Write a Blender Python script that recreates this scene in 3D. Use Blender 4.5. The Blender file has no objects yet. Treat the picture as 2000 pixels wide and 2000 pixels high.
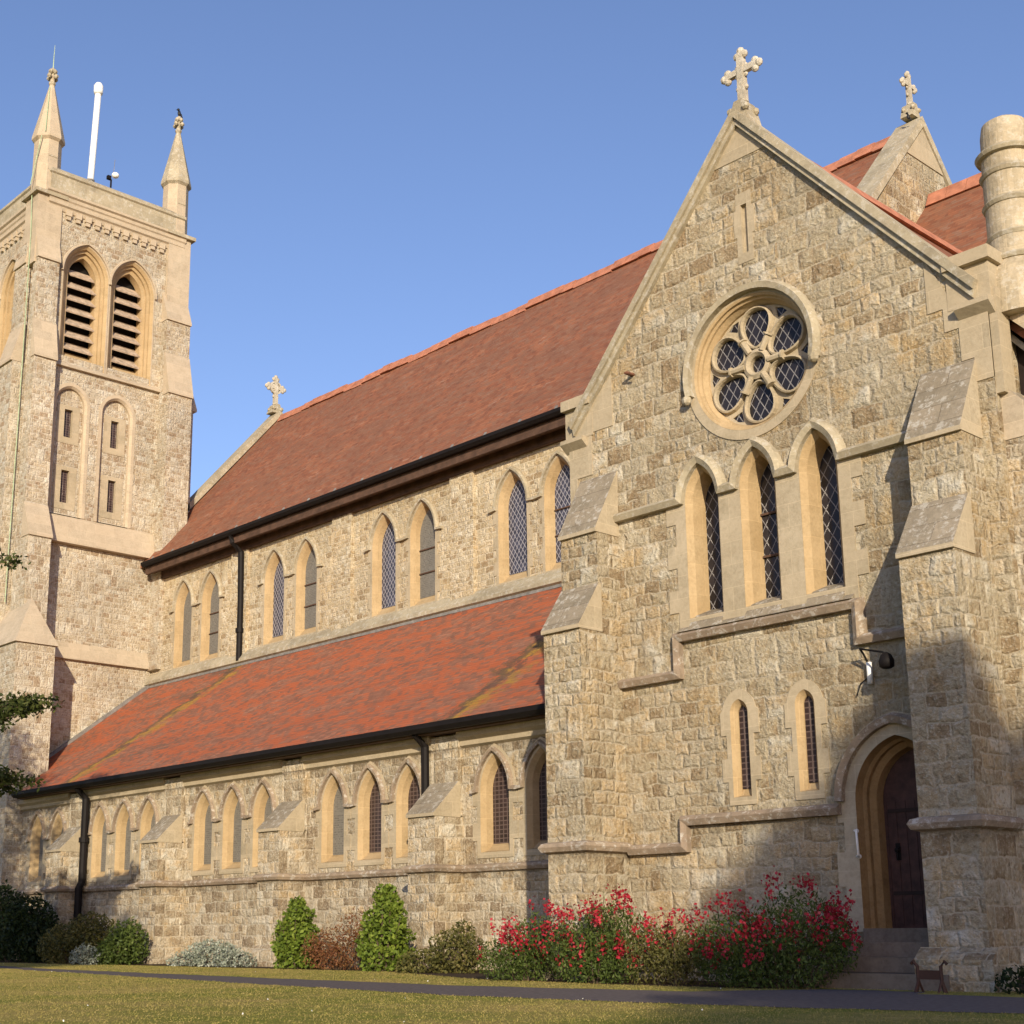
import bpy, bmesh, math, random
import numpy as np
from mathutils import Vector, Matrix, geometry
C = bpy.context.scene
COL = C.collection
# ------------------------------------------------------------------ camera
F, CX, CY = 2795.77, 891.67, 1172.38            # focal length and principal point measured in a 2000 px frame
YAW, PITCH, ROLL = -0.8337095, 0.2281537, -0.0060540
def cam_axes():
    f = Vector((math.sin(YAW)*math.cos(PITCH), math.cos(YAW)*math.cos(PITCH), math.sin(PITCH)))
    r = Vector((math.cos(YAW), -math.sin(YAW), 0)); u = r.cross(f)
    return (math.cos(ROLL)*r+math.sin(ROLL)*u, -math.sin(ROLL)*r+math.cos(ROLL)*u, f)
R_, U_, F_ = cam_axes()
cd = bpy.data.cameras.new('camera'); cam = bpy.data.objects.new('camera', cd); COL.objects.link(cam)
cam.matrix_world = Matrix(((R_.x, U_.x, -F_.x, 0), (R_.y, U_.y, -F_.y, 0), (R_.z, U_.z, -F_.z, 0), (0, 0, 0, 1)))
cd.sensor_width = 36; cd.lens = F/2000*36
cd.shift_x = (1000-CX)/2000; cd.shift_y = (CY-1000)/2000
cd.clip_start = 0.1; cd.clip_end = 3000
C.camera = cam
C.render.resolution_x = C.render.resolution_y = 1024
# ------------------------------------------------------------------ sky, sun, exposure
SUN = Vector((1.15, -1.0, 0.435)).normalized()
w = bpy.data.worlds.new('World'); C.world = w; w.use_nodes = True
nt = w.node_tree; sky = nt.nodes.new('ShaderNodeTexSky'); sky.sky_type = 'NISHITA'; sky.sun_disc = False
sky.sun_elevation = math.asin(SUN.z); sky.sun_rotation = math.atan2(SUN.x, SUN.y)
sky.air_density = 1.0; sky.dust_density = 0.6; sky.ozone_density = 3.6; sky.altitude = 0
bg = nt.nodes['Background']; bg.inputs[1].default_value = 0.15
tn = nt.nodes.new('ShaderNodeMix'); tn.data_type = 'RGBA'; tn.blend_type = 'MULTIPLY'; tn.inputs[0].default_value = 1; tn.inputs[7].default_value = (1.13, .95, 1.0, 1)
nt.links.new(sky.outputs[0], tn.inputs[6]); nt.links.new(tn.outputs[2], bg.inputs[0])
sd = bpy.data.lights.new('sun', 'SUN'); sd.energy = 4.4; sd.angle = math.radians(0.5); sd.color = (1.0, 0.86, 0.63)
so = bpy.data.objects.new('sun', sd); COL.objects.link(so)
so.rotation_euler = (-SUN).to_track_quat('-Z', 'Y').to_euler()
C.view_settings.view_transform = 'Standard'; C.view_settings.look = 'None'
C.view_settings.exposure = 0.42; C.view_settings.gamma = 1
G = -0.62                                        # ground level below the eye
rnd = random.Random(7)
# ------------------------------------------------------------------ materials
def new_mat(name):
    m = bpy.data.materials.new(name); m.use_nodes = True
    n = m.node_tree.nodes; b = n['Principled BSDF']; return m, m.node_tree, n, b
def node(nt, kind, **kw):
    n = nt.nodes.new(kind)
    for k, v in kw.items():
        if k in n.inputs: n.inputs[k].default_value = v
        else: setattr(n, k, v)
    return n
def link(nt, a, b): nt.links.new(a, b)
def ramp(nt, fac, stops, mode='LINEAR'):
    r = nt.nodes.new('ShaderNodeValToRGB'); r.color_ramp.interpolation = mode
    e = r.color_ramp.elements
    while len(e) < len(stops): e.new(0.5)
    for k, (p, c) in enumerate(stops):
        e[k].position = p; e[k].color = (c[0], c[1], c[2], 1) if hasattr(c, '__len__') else (c, c, c, 1)
    link(nt, fac, r.inputs[0]); return r.outputs[0]
def mix(nt, fac, a, b, mode='MIX'):
    m = nt.nodes.new('ShaderNodeMix'); m.data_type = 'RGBA'; m.blend_type = mode
    for i, v in ((0, fac), (6, a), (7, b)):
        if hasattr(v, 'is_output'): link(nt, v, m.inputs[i])
        elif i == 0: m.inputs[0].default_value = v
        else: m.inputs[i].default_value = (v[0], v[1], v[2], 1)
    return m.outputs[2]
def math_(nt, op, a, b=None, c=None):
    m = nt.nodes.new('ShaderNodeMath'); m.operation = op
    for i, v in enumerate((a, b, c)):
        if v is None: continue
        if hasattr(v, 'is_output'): link(nt, v, m.inputs[i])
        else: m.inputs[i].default_value = v
    return m.outputs[0]
def noise(nt, vec, scale, detail=4, rough=0.55):
    n = nt.nodes.new('ShaderNodeTexNoise'); n.inputs['Scale'].default_value = scale
    n.inputs['Detail'].default_value = detail; n.inputs['Roughness'].default_value = rough
    link(nt, vec, n.inputs['Vector']); return n.outputs['Fac']
def brick(nt, vec, bw, rh, mortar, off=0.5, smooth=0.75):
    n = nt.nodes.new('ShaderNodeTexBrick'); n.offset = off; n.offset_frequency = 2; n.squash = 1
    n.inputs['Color1'].default_value = (0, 0, 0, 1); n.inputs['Color2'].default_value = (1, 1, 1, 1); n.inputs['Mortar'].default_value = (0.5,)*3+(1,)
    n.inputs['Scale'].default_value = 1; n.inputs['Mortar Size'].default_value = mortar; n.inputs['Mortar Smooth'].default_value = smooth
    n.inputs['Bias'].default_value = 0; n.inputs['Brick Width'].default_value = bw; n.inputs['Row Height'].default_value = rh
    link(nt, vec, n.inputs['Vector']); return n.outputs['Color'], n.outputs['Fac']
def stone_mat(name, k, palette, mortar_col, bumpd=0.03, stain=(0.80, 1.12), speck=0.55, ochre=0.62, bands=(), xgate=None, bulge=.55):
    """squared rubble: large and small coursed blocks mixed cell by cell"""
    m, nt, n, b = new_mat(name)
    uv = node(nt, 'ShaderNodeUVMap').outputs[0]; pos = node(nt, 'ShaderNodeNewGeometry').outputs['Position']
    wob = nt.nodes.new('ShaderNodeTexNoise'); wob.inputs['Scale'].default_value = 2.6; wob.inputs['Detail'].default_value = 3; link(nt, pos, wob.inputs['Vector'])
    sub = nt.nodes.new('ShaderNodeVectorMath'); sub.operation = 'SUBTRACT'; link(nt, wob.outputs['Color'], sub.inputs[0]); sub.inputs[1].default_value = (.5, .5, .5)
    sc = nt.nodes.new('ShaderNodeVectorMath'); sc.operation = 'SCALE'; link(nt, sub.outputs[0], sc.inputs[0]); sc.inputs['Scale'].default_value = 0.085*k
    add = nt.nodes.new('ShaderNodeVectorMath'); add.operation = 'ADD'; link(nt, uv, add.inputs[0]); link(nt, sc.outputs[0], add.inputs[1])
    wb2 = nt.nodes.new('ShaderNodeTexNoise'); wb2.inputs['Scale'].default_value = 9; wb2.inputs['Detail'].default_value = 3; link(nt, pos, wb2.inputs['Vector'])
    s2 = nt.nodes.new('ShaderNodeVectorMath'); s2.operation = 'SUBTRACT'; link(nt, wb2.outputs['Color'], s2.inputs[0]); s2.inputs[1].default_value = (.5, .5, .5)
    s3 = nt.nodes.new('ShaderNodeVectorMath'); s3.operation = 'SCALE'; link(nt, s2.outputs[0], s3.inputs[0]); s3.inputs['Scale'].default_value = 0.055*k
    ad2 = nt.nodes.new('ShaderNodeVectorMath'); ad2.operation = 'ADD'; link(nt, add.outputs[0], ad2.inputs[0]); link(nt, s3.outputs[0], ad2.inputs[1])
    v = ad2.outputs[0]
    r0, _ = brick(nt, v, 0.93*k, 0.48*k, 0.0)
    r1, _ = brick(nt, v, 0.93*k, 0.24*k, 0.0, off=0.37)
    cA, fA = brick(nt, v, 0.41*k, 0.24*k, 0.018, off=0.37)
    cB, fB = brick(nt, v, 0.25*k, 0.16*k, 0.015, off=0.6)
    cC, fC = brick(nt, v, 0.31*k, 0.48*k, 0.018, off=0.5)
    sB = math_(nt, 'GREATER_THAN', r0, 0.52); sC = math_(nt, 'GREATER_THAN', r0, 0.88)
    def sel(a, bb, c):
        x = mix(nt, sB, a, bb); return mix(nt, sC, x, c)
    _, gA = brick(nt, v, 0.41*k, 0.24*k, 0.055*k, off=0.37, smooth=1.0)
    _, gB = brick(nt, v, 0.25*k, 0.16*k, 0.04*k, off=0.6, smooth=1.0)
    _, gC = brick(nt, v, 0.31*k, 0.48*k, 0.055*k, off=0.5, smooth=1.0)
    val = sel(cA, cB, cC); mor = sel(fA, fB, fC); edge = sel(gA, gB, gC)      # edge: how near a stone's arris
    fine = noise(nt, pos, 24, 5, 0.7); mid = noise(nt, pos, 5.5, 4, .6); big = noise(nt, pos, 0.55, 5, .6)
    v2 = math_(nt, 'ADD', val, math_(nt, 'MULTIPLY', math_(nt, 'SUBTRACT', mid, 0.5), 1.25))
    col = ramp(nt, v2, palette)
    oc = noise(nt, pos, 1.7, 5, .7)
    col = mix(nt, math_(nt, 'MULTIPLY', ramp(nt, math_(nt, 'ADD', oc, math_(nt, 'MULTIPLY', math_(nt, 'SUBTRACT', val, .5), .22)), [(.50, 0), (.64, 1)]), ochre), col, (.47, .315, .14))
    # pale lichen flecks and dark pits
    col = mix(nt, math_(nt, 'MULTIPLY', ramp(nt, fine, [(0.53, 0), (0.67, 1)]), speck), col, (0.66, 0.62, 0.53))
    col = mix(nt, math_(nt, 'MULTIPLY', ramp(nt, fine, [(0.33, 1), (0.47, 0)]), 0.62), col, (0.17, 0.125, 0.08))
    mm = ramp(nt, math_(nt, 'ADD', mor, math_(nt, 'MULTIPLY', math_(nt, 'SUBTRACT', fine, .5), .5)), [(0.25, 0), (0.8, 1)])
    col = mix(nt, math_(nt, 'MULTIPLY', mm, 0.55), col, mortar_col)
    st = ramp(nt, big, [(0.3, stain[0]), (0.66, stain[1])])
    col = mix(nt, 1.0, col, st, 'MULTIPLY')
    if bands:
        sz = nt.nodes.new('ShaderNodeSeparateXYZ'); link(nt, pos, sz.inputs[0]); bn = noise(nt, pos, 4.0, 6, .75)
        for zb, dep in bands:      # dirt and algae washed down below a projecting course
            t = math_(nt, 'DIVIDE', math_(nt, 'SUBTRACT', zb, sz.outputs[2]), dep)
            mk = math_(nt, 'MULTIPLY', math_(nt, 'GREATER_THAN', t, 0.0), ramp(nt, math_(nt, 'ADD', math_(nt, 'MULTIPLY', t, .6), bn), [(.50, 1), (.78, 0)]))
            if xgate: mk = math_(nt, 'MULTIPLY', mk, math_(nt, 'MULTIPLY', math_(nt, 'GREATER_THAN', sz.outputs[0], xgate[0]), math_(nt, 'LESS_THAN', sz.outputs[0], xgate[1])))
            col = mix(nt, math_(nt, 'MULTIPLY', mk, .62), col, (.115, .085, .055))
    link(nt, col, b.inputs['Base Color']); b.inputs['Roughness'].default_value = 0.95; b.inputs['Specular IOR Level'].default_value = 0.1
    h = math_(nt, 'SUBTRACT', math_(nt, 'ADD', math_(nt, 'MULTIPLY', val, 0.30), math_(nt, 'ADD', math_(nt, 'MULTIPLY', mid, 1.9), math_(nt, 'MULTIPLY', fine, 1.0))), math_(nt, 'MULTIPLY', edge, math_(nt, 'MULTIPLY', math_(nt, 'ADD', 0.35, math_(nt, 'MULTIPLY', mid, .9)), bulge)))
    bp = node(nt, 'ShaderNodeBump'); bp.inputs['Strength'].default_value = 1.0; bp.inputs['Distance'].default_value = bumpd
    link(nt, h, bp.inputs['Height']); link(nt, bp.outputs[0], b.inputs['Normal'])
    return m
def ashlar_mat(name, base, dark, joint=True, bw=0.62, rh=0.31, bumpd=0.006, lich=0.0, jcol=None):
    m, nt, n, b = new_mat(name)
    uv = node(nt, 'ShaderNodeUVMap').outputs[0]; pos = node(nt, 'ShaderNodeNewGeometry').outputs['Position']
    big = noise(nt, pos, 1.3, 5, .6); fine = noise(nt, pos, 24, 5, .65)
    col = mix(nt, ramp(nt, big, [(0.32, 0), (0.7, 1)]), dark, base)
    col = mix(nt, math_(nt, 'MULTIPLY', ramp(nt, math_(nt, 'ADD', fine, math_(nt, 'MULTIPLY', math_(nt, 'SUBTRACT', noise(nt, pos, 5.0, 6, .7), .5), .9)), [(.28, 1), (.6, 0)]), .45), col, (dark[0]*.6, dark[1]*.6, dark[2]*.55))
    if joint:
        c, f = brick(nt, uv, bw, rh, 0.005)
        col = mix(nt, math_(nt, 'MULTIPLY', c, 0.34), col, (base[0]*1.2, base[1]*1.15, base[2]*1.1))
        col = mix(nt, math_(nt, 'MULTIPLY', f, 0.5 if jcol is None else .9), col, jcol or (base[0]*1.35, base[1]*1.3, base[2]*1.25))
    if lich:
        l = noise(nt, pos, 9, 6, .75)
        col = mix(nt, math_(nt, 'MULTIPLY', ramp(nt, l, [(.53, 0), (.60, 1)]), lich), col, (.62, .60, .55))
        l2 = noise(nt, pos, 3.1, 6, .7)
        col = mix(nt, math_(nt, 'MULTIPLY', ramp(nt, l2, [(.5, 0), (.62, 1)]), lich*.6), col, (.12, .10, .075))
    link(nt, col, b.inputs['Base Color']); b.inputs['Roughness'].default_value = 0.9; b.inputs['Specular IOR Level'].default_value = 0.15
    bp = node(nt, 'ShaderNodeBump'); bp.inputs['Strength'].default_value = 0.8; bp.inputs['Distance'].default_value = bumpd
    link(nt, math_(nt, 'ADD', fine, math_(nt, 'MULTIPLY', big, .6)), bp.inputs['Height']); link(nt, bp.outputs[0], b.inputs['Normal'])
    return m
def tile_mat(name, pal, patch=None, patch_amt=0.0, lichen=0.0, runs=()):
    m, nt, n, b = new_mat(name)
    uv = node(nt, 'ShaderNodeUVMap').outputs[0]; pos = node(nt, 'ShaderNodeNewGeometry').outputs['Position']
    wob = nt.nodes.new('ShaderNodeTexNoise'); wob.inputs['Scale'].default_value = 1.2; link(nt, pos, wob.inputs['Vector'])
    sc = nt.nodes.new('ShaderNodeVectorMath'); sc.operation = 'SCALE'; link(nt, wob.outputs['Color'], sc.inputs[0]); sc.inputs['Scale'].default_value = 0.05
    add = nt.nodes.new('ShaderNodeVectorMath'); add.operation = 'ADD'; link(nt, uv, add.inputs[0]); link(nt, sc.outputs[0], add.inputs[1]); v = add.outputs[0]
    c, f = brick(nt, v, 0.17, 0.105, 0.006, smooth=0.1)
    mid = noise(nt, pos, 3.0, 5, .65)
    mp = nt.nodes.new('ShaderNodeMapping'); mp.inputs['Scale'].default_value = (0.5, 1.5, 1.5); link(nt, pos, mp.inputs['Vector'])
    big = noise(nt, mp.outputs[0], 1.15, 7, .74)
    val = math_(nt, 'ADD', math_(nt, 'MULTIPLY', c, 0.75), math_(nt, 'MULTIPLY', math_(nt, 'SUBTRACT', mid, .2), .8))
    col = ramp(nt, val, pal)
    if patch:
        col = mix(nt, math_(nt, 'MULTIPLY', ramp(nt, math_(nt, 'ADD', big, math_(nt, 'MULTIPLY', math_(nt, 'SUBTRACT', c, .5), .26)), [(.45, 0), (.57, 1)]), patch_amt), col, patch)
    if lichen:
        mp2 = nt.nodes.new('ShaderNodeMapping'); mp2.inputs['Rotation'].default_value = (0, 0, math.radians(-38)); mp2.inputs['Scale'].default_value = (0.16, 0.9, 0.9); link(nt, pos, mp2.inputs['Vector'])
        l = noise(nt, mp2.outputs[0], 1.1, 6, .75)
        col = mix(nt, math_(nt, 'MULTIPLY', ramp(nt, l, [(.58, 0), (.66, 1)]), lichen), col, (0.13, 0.085, 0.06))
        fl = noise(nt, pos, 11, 3, .6)
        col = mix(nt, math_(nt, 'MULTIPLY', ramp(nt, fl, [(.66, 0), (.74, 1)]), lichen*.55), col, (.45, .40, .33))
    if runs:
        px = nt.nodes.new('ShaderNodeSeparateXYZ'); link(nt, pos, px.inputs[0])
        wv = math_(nt, 'MULTIPLY', math_(nt, 'SUBTRACT', noise(nt, pos, 1.7, 6, .75), .5), 2.6)
        for x0, x1 in runs:      # lichen and dirt where a downpipe empties on to the slope
            cxn = math_(nt, 'ADD', math_(nt, 'MULTIPLY', math_(nt, 'SUBTRACT', px.outputs[1], 16.7), (x1-x0)/5.0), x0)
            dd = math_(nt, 'ABSOLUTE', math_(nt, 'ADD', math_(nt, 'SUBTRACT', px.outputs[0], cxn), wv))
            gate = ramp(nt, noise(nt, pos, 1.6, 5, .7), [(.42, 0), (.56, 1)])
            col = mix(nt, math_(nt, 'MULTIPLY', ramp(nt, dd, [(.16, 1), (.48, 0)]), math_(nt, 'MULTIPLY', gate, .8)), col, (.36, .22, .035))
            col = mix(nt, math_(nt, 'MULTIPLY', ramp(nt, math_(nt, 'ABSOLUTE', math_(nt, 'ADD', math_(nt, 'SUBTRACT', px.outputs[0], cxn), math_(nt, 'ADD', wv, .22))), [(.05, 1), (.26, 0)]), .75), col, (.085, .06, .045))
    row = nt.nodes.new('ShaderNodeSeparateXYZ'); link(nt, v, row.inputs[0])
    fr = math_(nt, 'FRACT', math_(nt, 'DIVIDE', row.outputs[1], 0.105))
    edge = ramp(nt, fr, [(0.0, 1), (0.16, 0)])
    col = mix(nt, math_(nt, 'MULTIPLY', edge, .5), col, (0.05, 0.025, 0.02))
    link(nt, col, b.inputs['Base Color']); b.inputs['Roughness'].default_value = 0.85; b.inputs['Specular IOR Level'].default_value = 0.2
    h = math_(nt, 'ADD', math_(nt, 'MULTIPLY', math_(nt, 'SUBTRACT', 1.0, fr), 1.0), math_(nt, 'ADD', math_(nt, 'MULTIPLY', c, .5), math_(nt, 'MULTIPLY', mid, .5)))
    bp = node(nt, 'ShaderNodeBump'); bp.inputs['Strength'].default_value = 0.7; bp.inputs['Distance'].default_value = 0.014
    link(nt, h, bp.inputs['Height']); link(nt, bp.outputs[0], b.inputs['Normal'])
    return m
def plain_mat(name, col, rough=0.6, metal=0.0, var=0.15, scale=6, spec=0.3):
    m, nt, n, b = new_mat(name)
    pos = node(nt, 'ShaderNodeNewGeometry').outputs['Position']
    f = noise(nt, pos, scale, 5, .6)
    c = mix(nt, ramp(nt, f, [(.3, 0), (.7, 1)]), tuple(x*(1-var) for x in col), tuple(min(1, x*(1+var)) for x in col))
    link(nt, c, b.inputs['Base Color']); b.inputs['Roughness'].default_value = rough; b.inputs['Metallic'].default_value = metal
    b.inputs['Specular IOR Level'].default_value = spec
    return m
def glass_mat(name, base, line, a, bb, lw, rough=0.25, rect=False):
    """leaded or wire-guarded pane: lattice of thin bars over dark glass"""
    m, nt, n, b = new_mat(name)
    uv = node(nt, 'ShaderNodeUVMap').outputs[0]; pos = node(nt, 'ShaderNodeNewGeometry').outputs['Position']
    s = nt.nodes.new('ShaderNodeSeparateXYZ'); link(nt, uv, s.inputs[0])
    u = math_(nt, 'DIVIDE', s.outputs[0], a); v = math_(nt, 'DIVIDE', s.outputs[1], bb)
    if rect: p, q = u, v
    else: p, q = math_(nt, 'ADD', u, v), math_(nt, 'SUBTRACT', u, v)
    d1 = math_(nt, 'ABSOLUTE', math_(nt, 'SUBTRACT', math_(nt, 'FRACT', p), .5)); d2 = math_(nt, 'ABSOLUTE', math_(nt, 'SUBTRACT', math_(nt, 'FRACT', q), .5))
    ln = math_(nt, 'GREATER_THAN', math_(nt, 'MAXIMUM', d1, d2), 0.5-lw)
    cell = nt.nodes.new('ShaderNodeCombineXYZ'); link(nt, math_(nt, 'FLOOR', p), cell.inputs[0]); link(nt, math_(nt, 'FLOOR', q), cell.inputs[1])
    wn = nt.nodes.new('ShaderNodeTexWhiteNoise'); link(nt, cell.outputs[0], wn.inputs['Vector'])
    g = mix(nt, wn.outputs['Value'], tuple(x*.6 for x in base), tuple(x*1.5 for x in base))
    g = mix(nt, ramp(nt, noise(nt, pos, 2.2, 4), [(.35, 0), (.7, .6)]), g, tuple(x*.5 for x in base))
    c = mix(nt, ln, g, line); link(nt, c, b.inputs['Base Color'])
    b.inputs['Roughness'].default_value = rough; b.inputs['Specular IOR Level'].default_value = 0.35
    bp = node(nt, 'ShaderNodeBump'); bp.inputs['Strength'].default_value = 0.5; bp.inputs['Distance'].default_value = 0.01
    link(nt, math_(nt, 'ADD', wn.outputs['Value'], ln), bp.inputs['Height']); link(nt, bp.outputs[0], b.inputs['Normal'])
    return m
def leaf_mat(name, cols, trans=0.25):
    m, nt, n, b = new_mat(name)
    g = node(nt, 'ShaderNodeNewGeometry'); r = g.outputs['Random Per Island']
    cn = noise(nt, g.outputs['Position'], 2.5, 3)
    v = math_(nt, 'ADD', math_(nt, 'MULTIPLY', r, .7), math_(nt, 'MULTIPLY', math_(nt, 'SUBTRACT', cn, .35), .9))
    c = ramp(nt, v, [(k/(len(cols)-1), x) for k, x in enumerate(cols)])
    link(nt, c, b.inputs['Base Color']); b.inputs['Roughness'].default_value = 0.6; b.inputs['Specular IOR Level'].default_value = 0.25
    t = node(nt, 'ShaderNodeBsdfTranslucent'); link(nt, c, t.inputs[0])
    mx = node(nt, 'ShaderNodeMixShader'); mx.inputs[0].default_value = trans
    link(nt, b.outputs[0], mx.inputs[1]); link(nt, t.outputs[0], mx.inputs[2])
    link(nt, mx.outputs[0], n['Material Output'].inputs[0]); return m
BROWN = [(0.0, (.30, .22, .13)), (.16, (.38, .30, .19)), (.4, (.455, .385, .265)), (.58, (.415, .35, .245)), (.78, (.50, .44, .325)), (1.0, (.60, .555, .455))]
TAN = [(0.0, (.31, .225, .13)), (.25, (.42, .335, .21)), (.5, (.48, .40, .27)), (.75, (.52, .44, .31)), (1.0, (.60, .54, .42))]
GREY = [(0.0, (.25, .19, .125)), (.25, (.37, .30, .205)), (.5, (.445, .38, .28)), (.75, (.50, .44, .34)), (1.0, (.60, .56, .47))]
PINK = [(0.0, (.34, .25, .165)), (.2, (.41, .335, .235)), (.45, (.465, .40, .30)), (.7, (.505, .45, .355)), (1.0, (.58, .545, .46))]
M = {}
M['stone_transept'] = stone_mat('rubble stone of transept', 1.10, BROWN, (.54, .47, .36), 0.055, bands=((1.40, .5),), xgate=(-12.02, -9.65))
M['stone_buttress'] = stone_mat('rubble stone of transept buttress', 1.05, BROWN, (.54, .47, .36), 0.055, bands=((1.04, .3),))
M['stone_nave'] = stone_mat('rubble stone of nave', 0.64, TAN, (.56, .49, .38), 0.032, speck=.4, ochre=.45, bulge=.36)
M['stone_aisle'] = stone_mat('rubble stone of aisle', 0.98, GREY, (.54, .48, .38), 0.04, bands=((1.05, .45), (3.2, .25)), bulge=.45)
M['stone_tower'] = stone_mat('rubble stone of tower', 0.68, PINK, (.56, .49, .40), 0.036, stain=(.80, 1.08), ochre=.3, bulge=.36)
M['ashlar'] = ashlar_mat('dressed limestone', (.43, .365, .265), (.33, .275, .19))
M['ashlar_bounce'] = ashlar_mat('dressed limestone reveals with bounce tint', (.425, .32, .19), (.33, .235, .125), bw=.5, rh=.42)  # orange of bounced light in the reveals is painted into this stone
M['ashlar_tower'] = ashlar_mat('pale dressed stone', (.475, .40, .30), (.39, .32, .235))
M['coping'] = ashlar_mat('weathered coping stone', (.42, .37, .27), (.28, .24, .17), bw=.9, rh=.6, lich=.35)
M['cross_stone'] = ashlar_mat('pale lichened cross stone', (.56, .52, .44), (.40, .35, .27), joint=False, lich=.5, bumpd=.015)
M['ashlar_door_shade'] = ashlar_mat('door reveal stone with painted shade', (.34, .215, .10), (.25, .15, .065), joint=False)  # browner stone colour carries the shade inside the door reveal
M['door_iron'] = plain_mat('dull black door iron', (.030, .017, .014), .8)
M['slab'] = ashlar_mat('lichened weathering slab', (.31, .265, .20), (.20, .17, .125), bw=1.9, rh=.30, lich=.42, bumpd=.014, jcol=(.08, .06, .045))
M['string'] = ashlar_mat('moulded string stone', (.35, .275, .20), (.25, .19, .14), joint=False, lich=.5)
M['tile_nave'] = tile_mat('brown clay tiles', [(0, (.125, .055, .036)), (.3, (.205, .080, .045)), (.6, (.28, .108, .056)), (.85, (.31, .135, .072)), (1, (.36, .20, .135))], (.19, .095, .06), .7, .25)
M['tile_aisle'] = tile_mat('mottled red clay tiles', [(0, (.17, .08, .055)), (.4, (.24, .105, .066)), (.75, (.29, .135, .085)), (1, (.33, .18, .12))], (.42, .10, .036), .82, .75, runs=((-33.0, -32.5), (-18.6, -18.6)))
M['tile_ridge'] = plain_mat('orange ridge tile', (.40, .165, .10), .85, var=.3, scale=5)
M['iron'] = plain_mat('black painted iron', (.012, .010, .010), .6, spec=.12)
M['wood_dark'] = plain_mat('dark stained timber', (.085, .048, .032), .7, var=.4, scale=4)
M['recess_shade'] = plain_mat('painted recess shade', (.018, .011, .009), .8, var=.5)  # near black: the deep shade under the vestry eave, put into the colour
M['chimney_stone'] = ashlar_mat('weathered chimney stone', (.47, .40, .29), (.33, .275, .19), bw=.45, rh=.36, lich=.3, bumpd=.012)
M['door'] = plain_mat('dark oak door', (.060, .026, .020), .6, var=.4, scale=9)
M['louvre'] = plain_mat('weathered louvre board', (.40, .31, .23), .85, var=.35, scale=7)
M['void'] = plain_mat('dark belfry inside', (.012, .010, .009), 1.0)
M['lead'] = plain_mat('grey lead sheet', (.20, .19, .18), .6, var=.3)
M['white'] = plain_mat('white paint', (.80, .80, .78), .4, var=.05)
M['copper'] = plain_mat('green copper strip', (.34, .43, .28), .7, var=.3)
M['scraper'] = plain_mat('brown painted iron', (.06, .028, .018), .7)
M['rust'] = plain_mat('rusty iron', (.16, .07, .04), .8, var=.4, scale=14)
M['glass_lattice'] = glass_mat('lattice guarded glass', (.020, .018, .022), (.20, .19, .195), .15, .235, .05)
M['glass_blue'] = glass_mat('pale lattice glass', (.055, .055, .078), (.30, .29, .32), .12, .18, .08)
M['glass_grey'] = glass_mat('grey guarded glass', (.15, .14, .125), (.17, .16, .14), .045, .045, .2, .6, True)
M['glass_brown'] = glass_mat('small paned brown glass', (.040, .024, .022), (.12, .085, .075), .10, .075, .10, .3, True)
M['step'] = ashlar_mat('worn stone step', (.22, .18, .145), (.14, .115, .09), joint=False)
M['bark'] = plain_mat('bark', (.09, .065, .045), .9, var=.4, scale=12)
M['crow'] = plain_mat('black feathers', (.012, .012, .014), .5)
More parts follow.
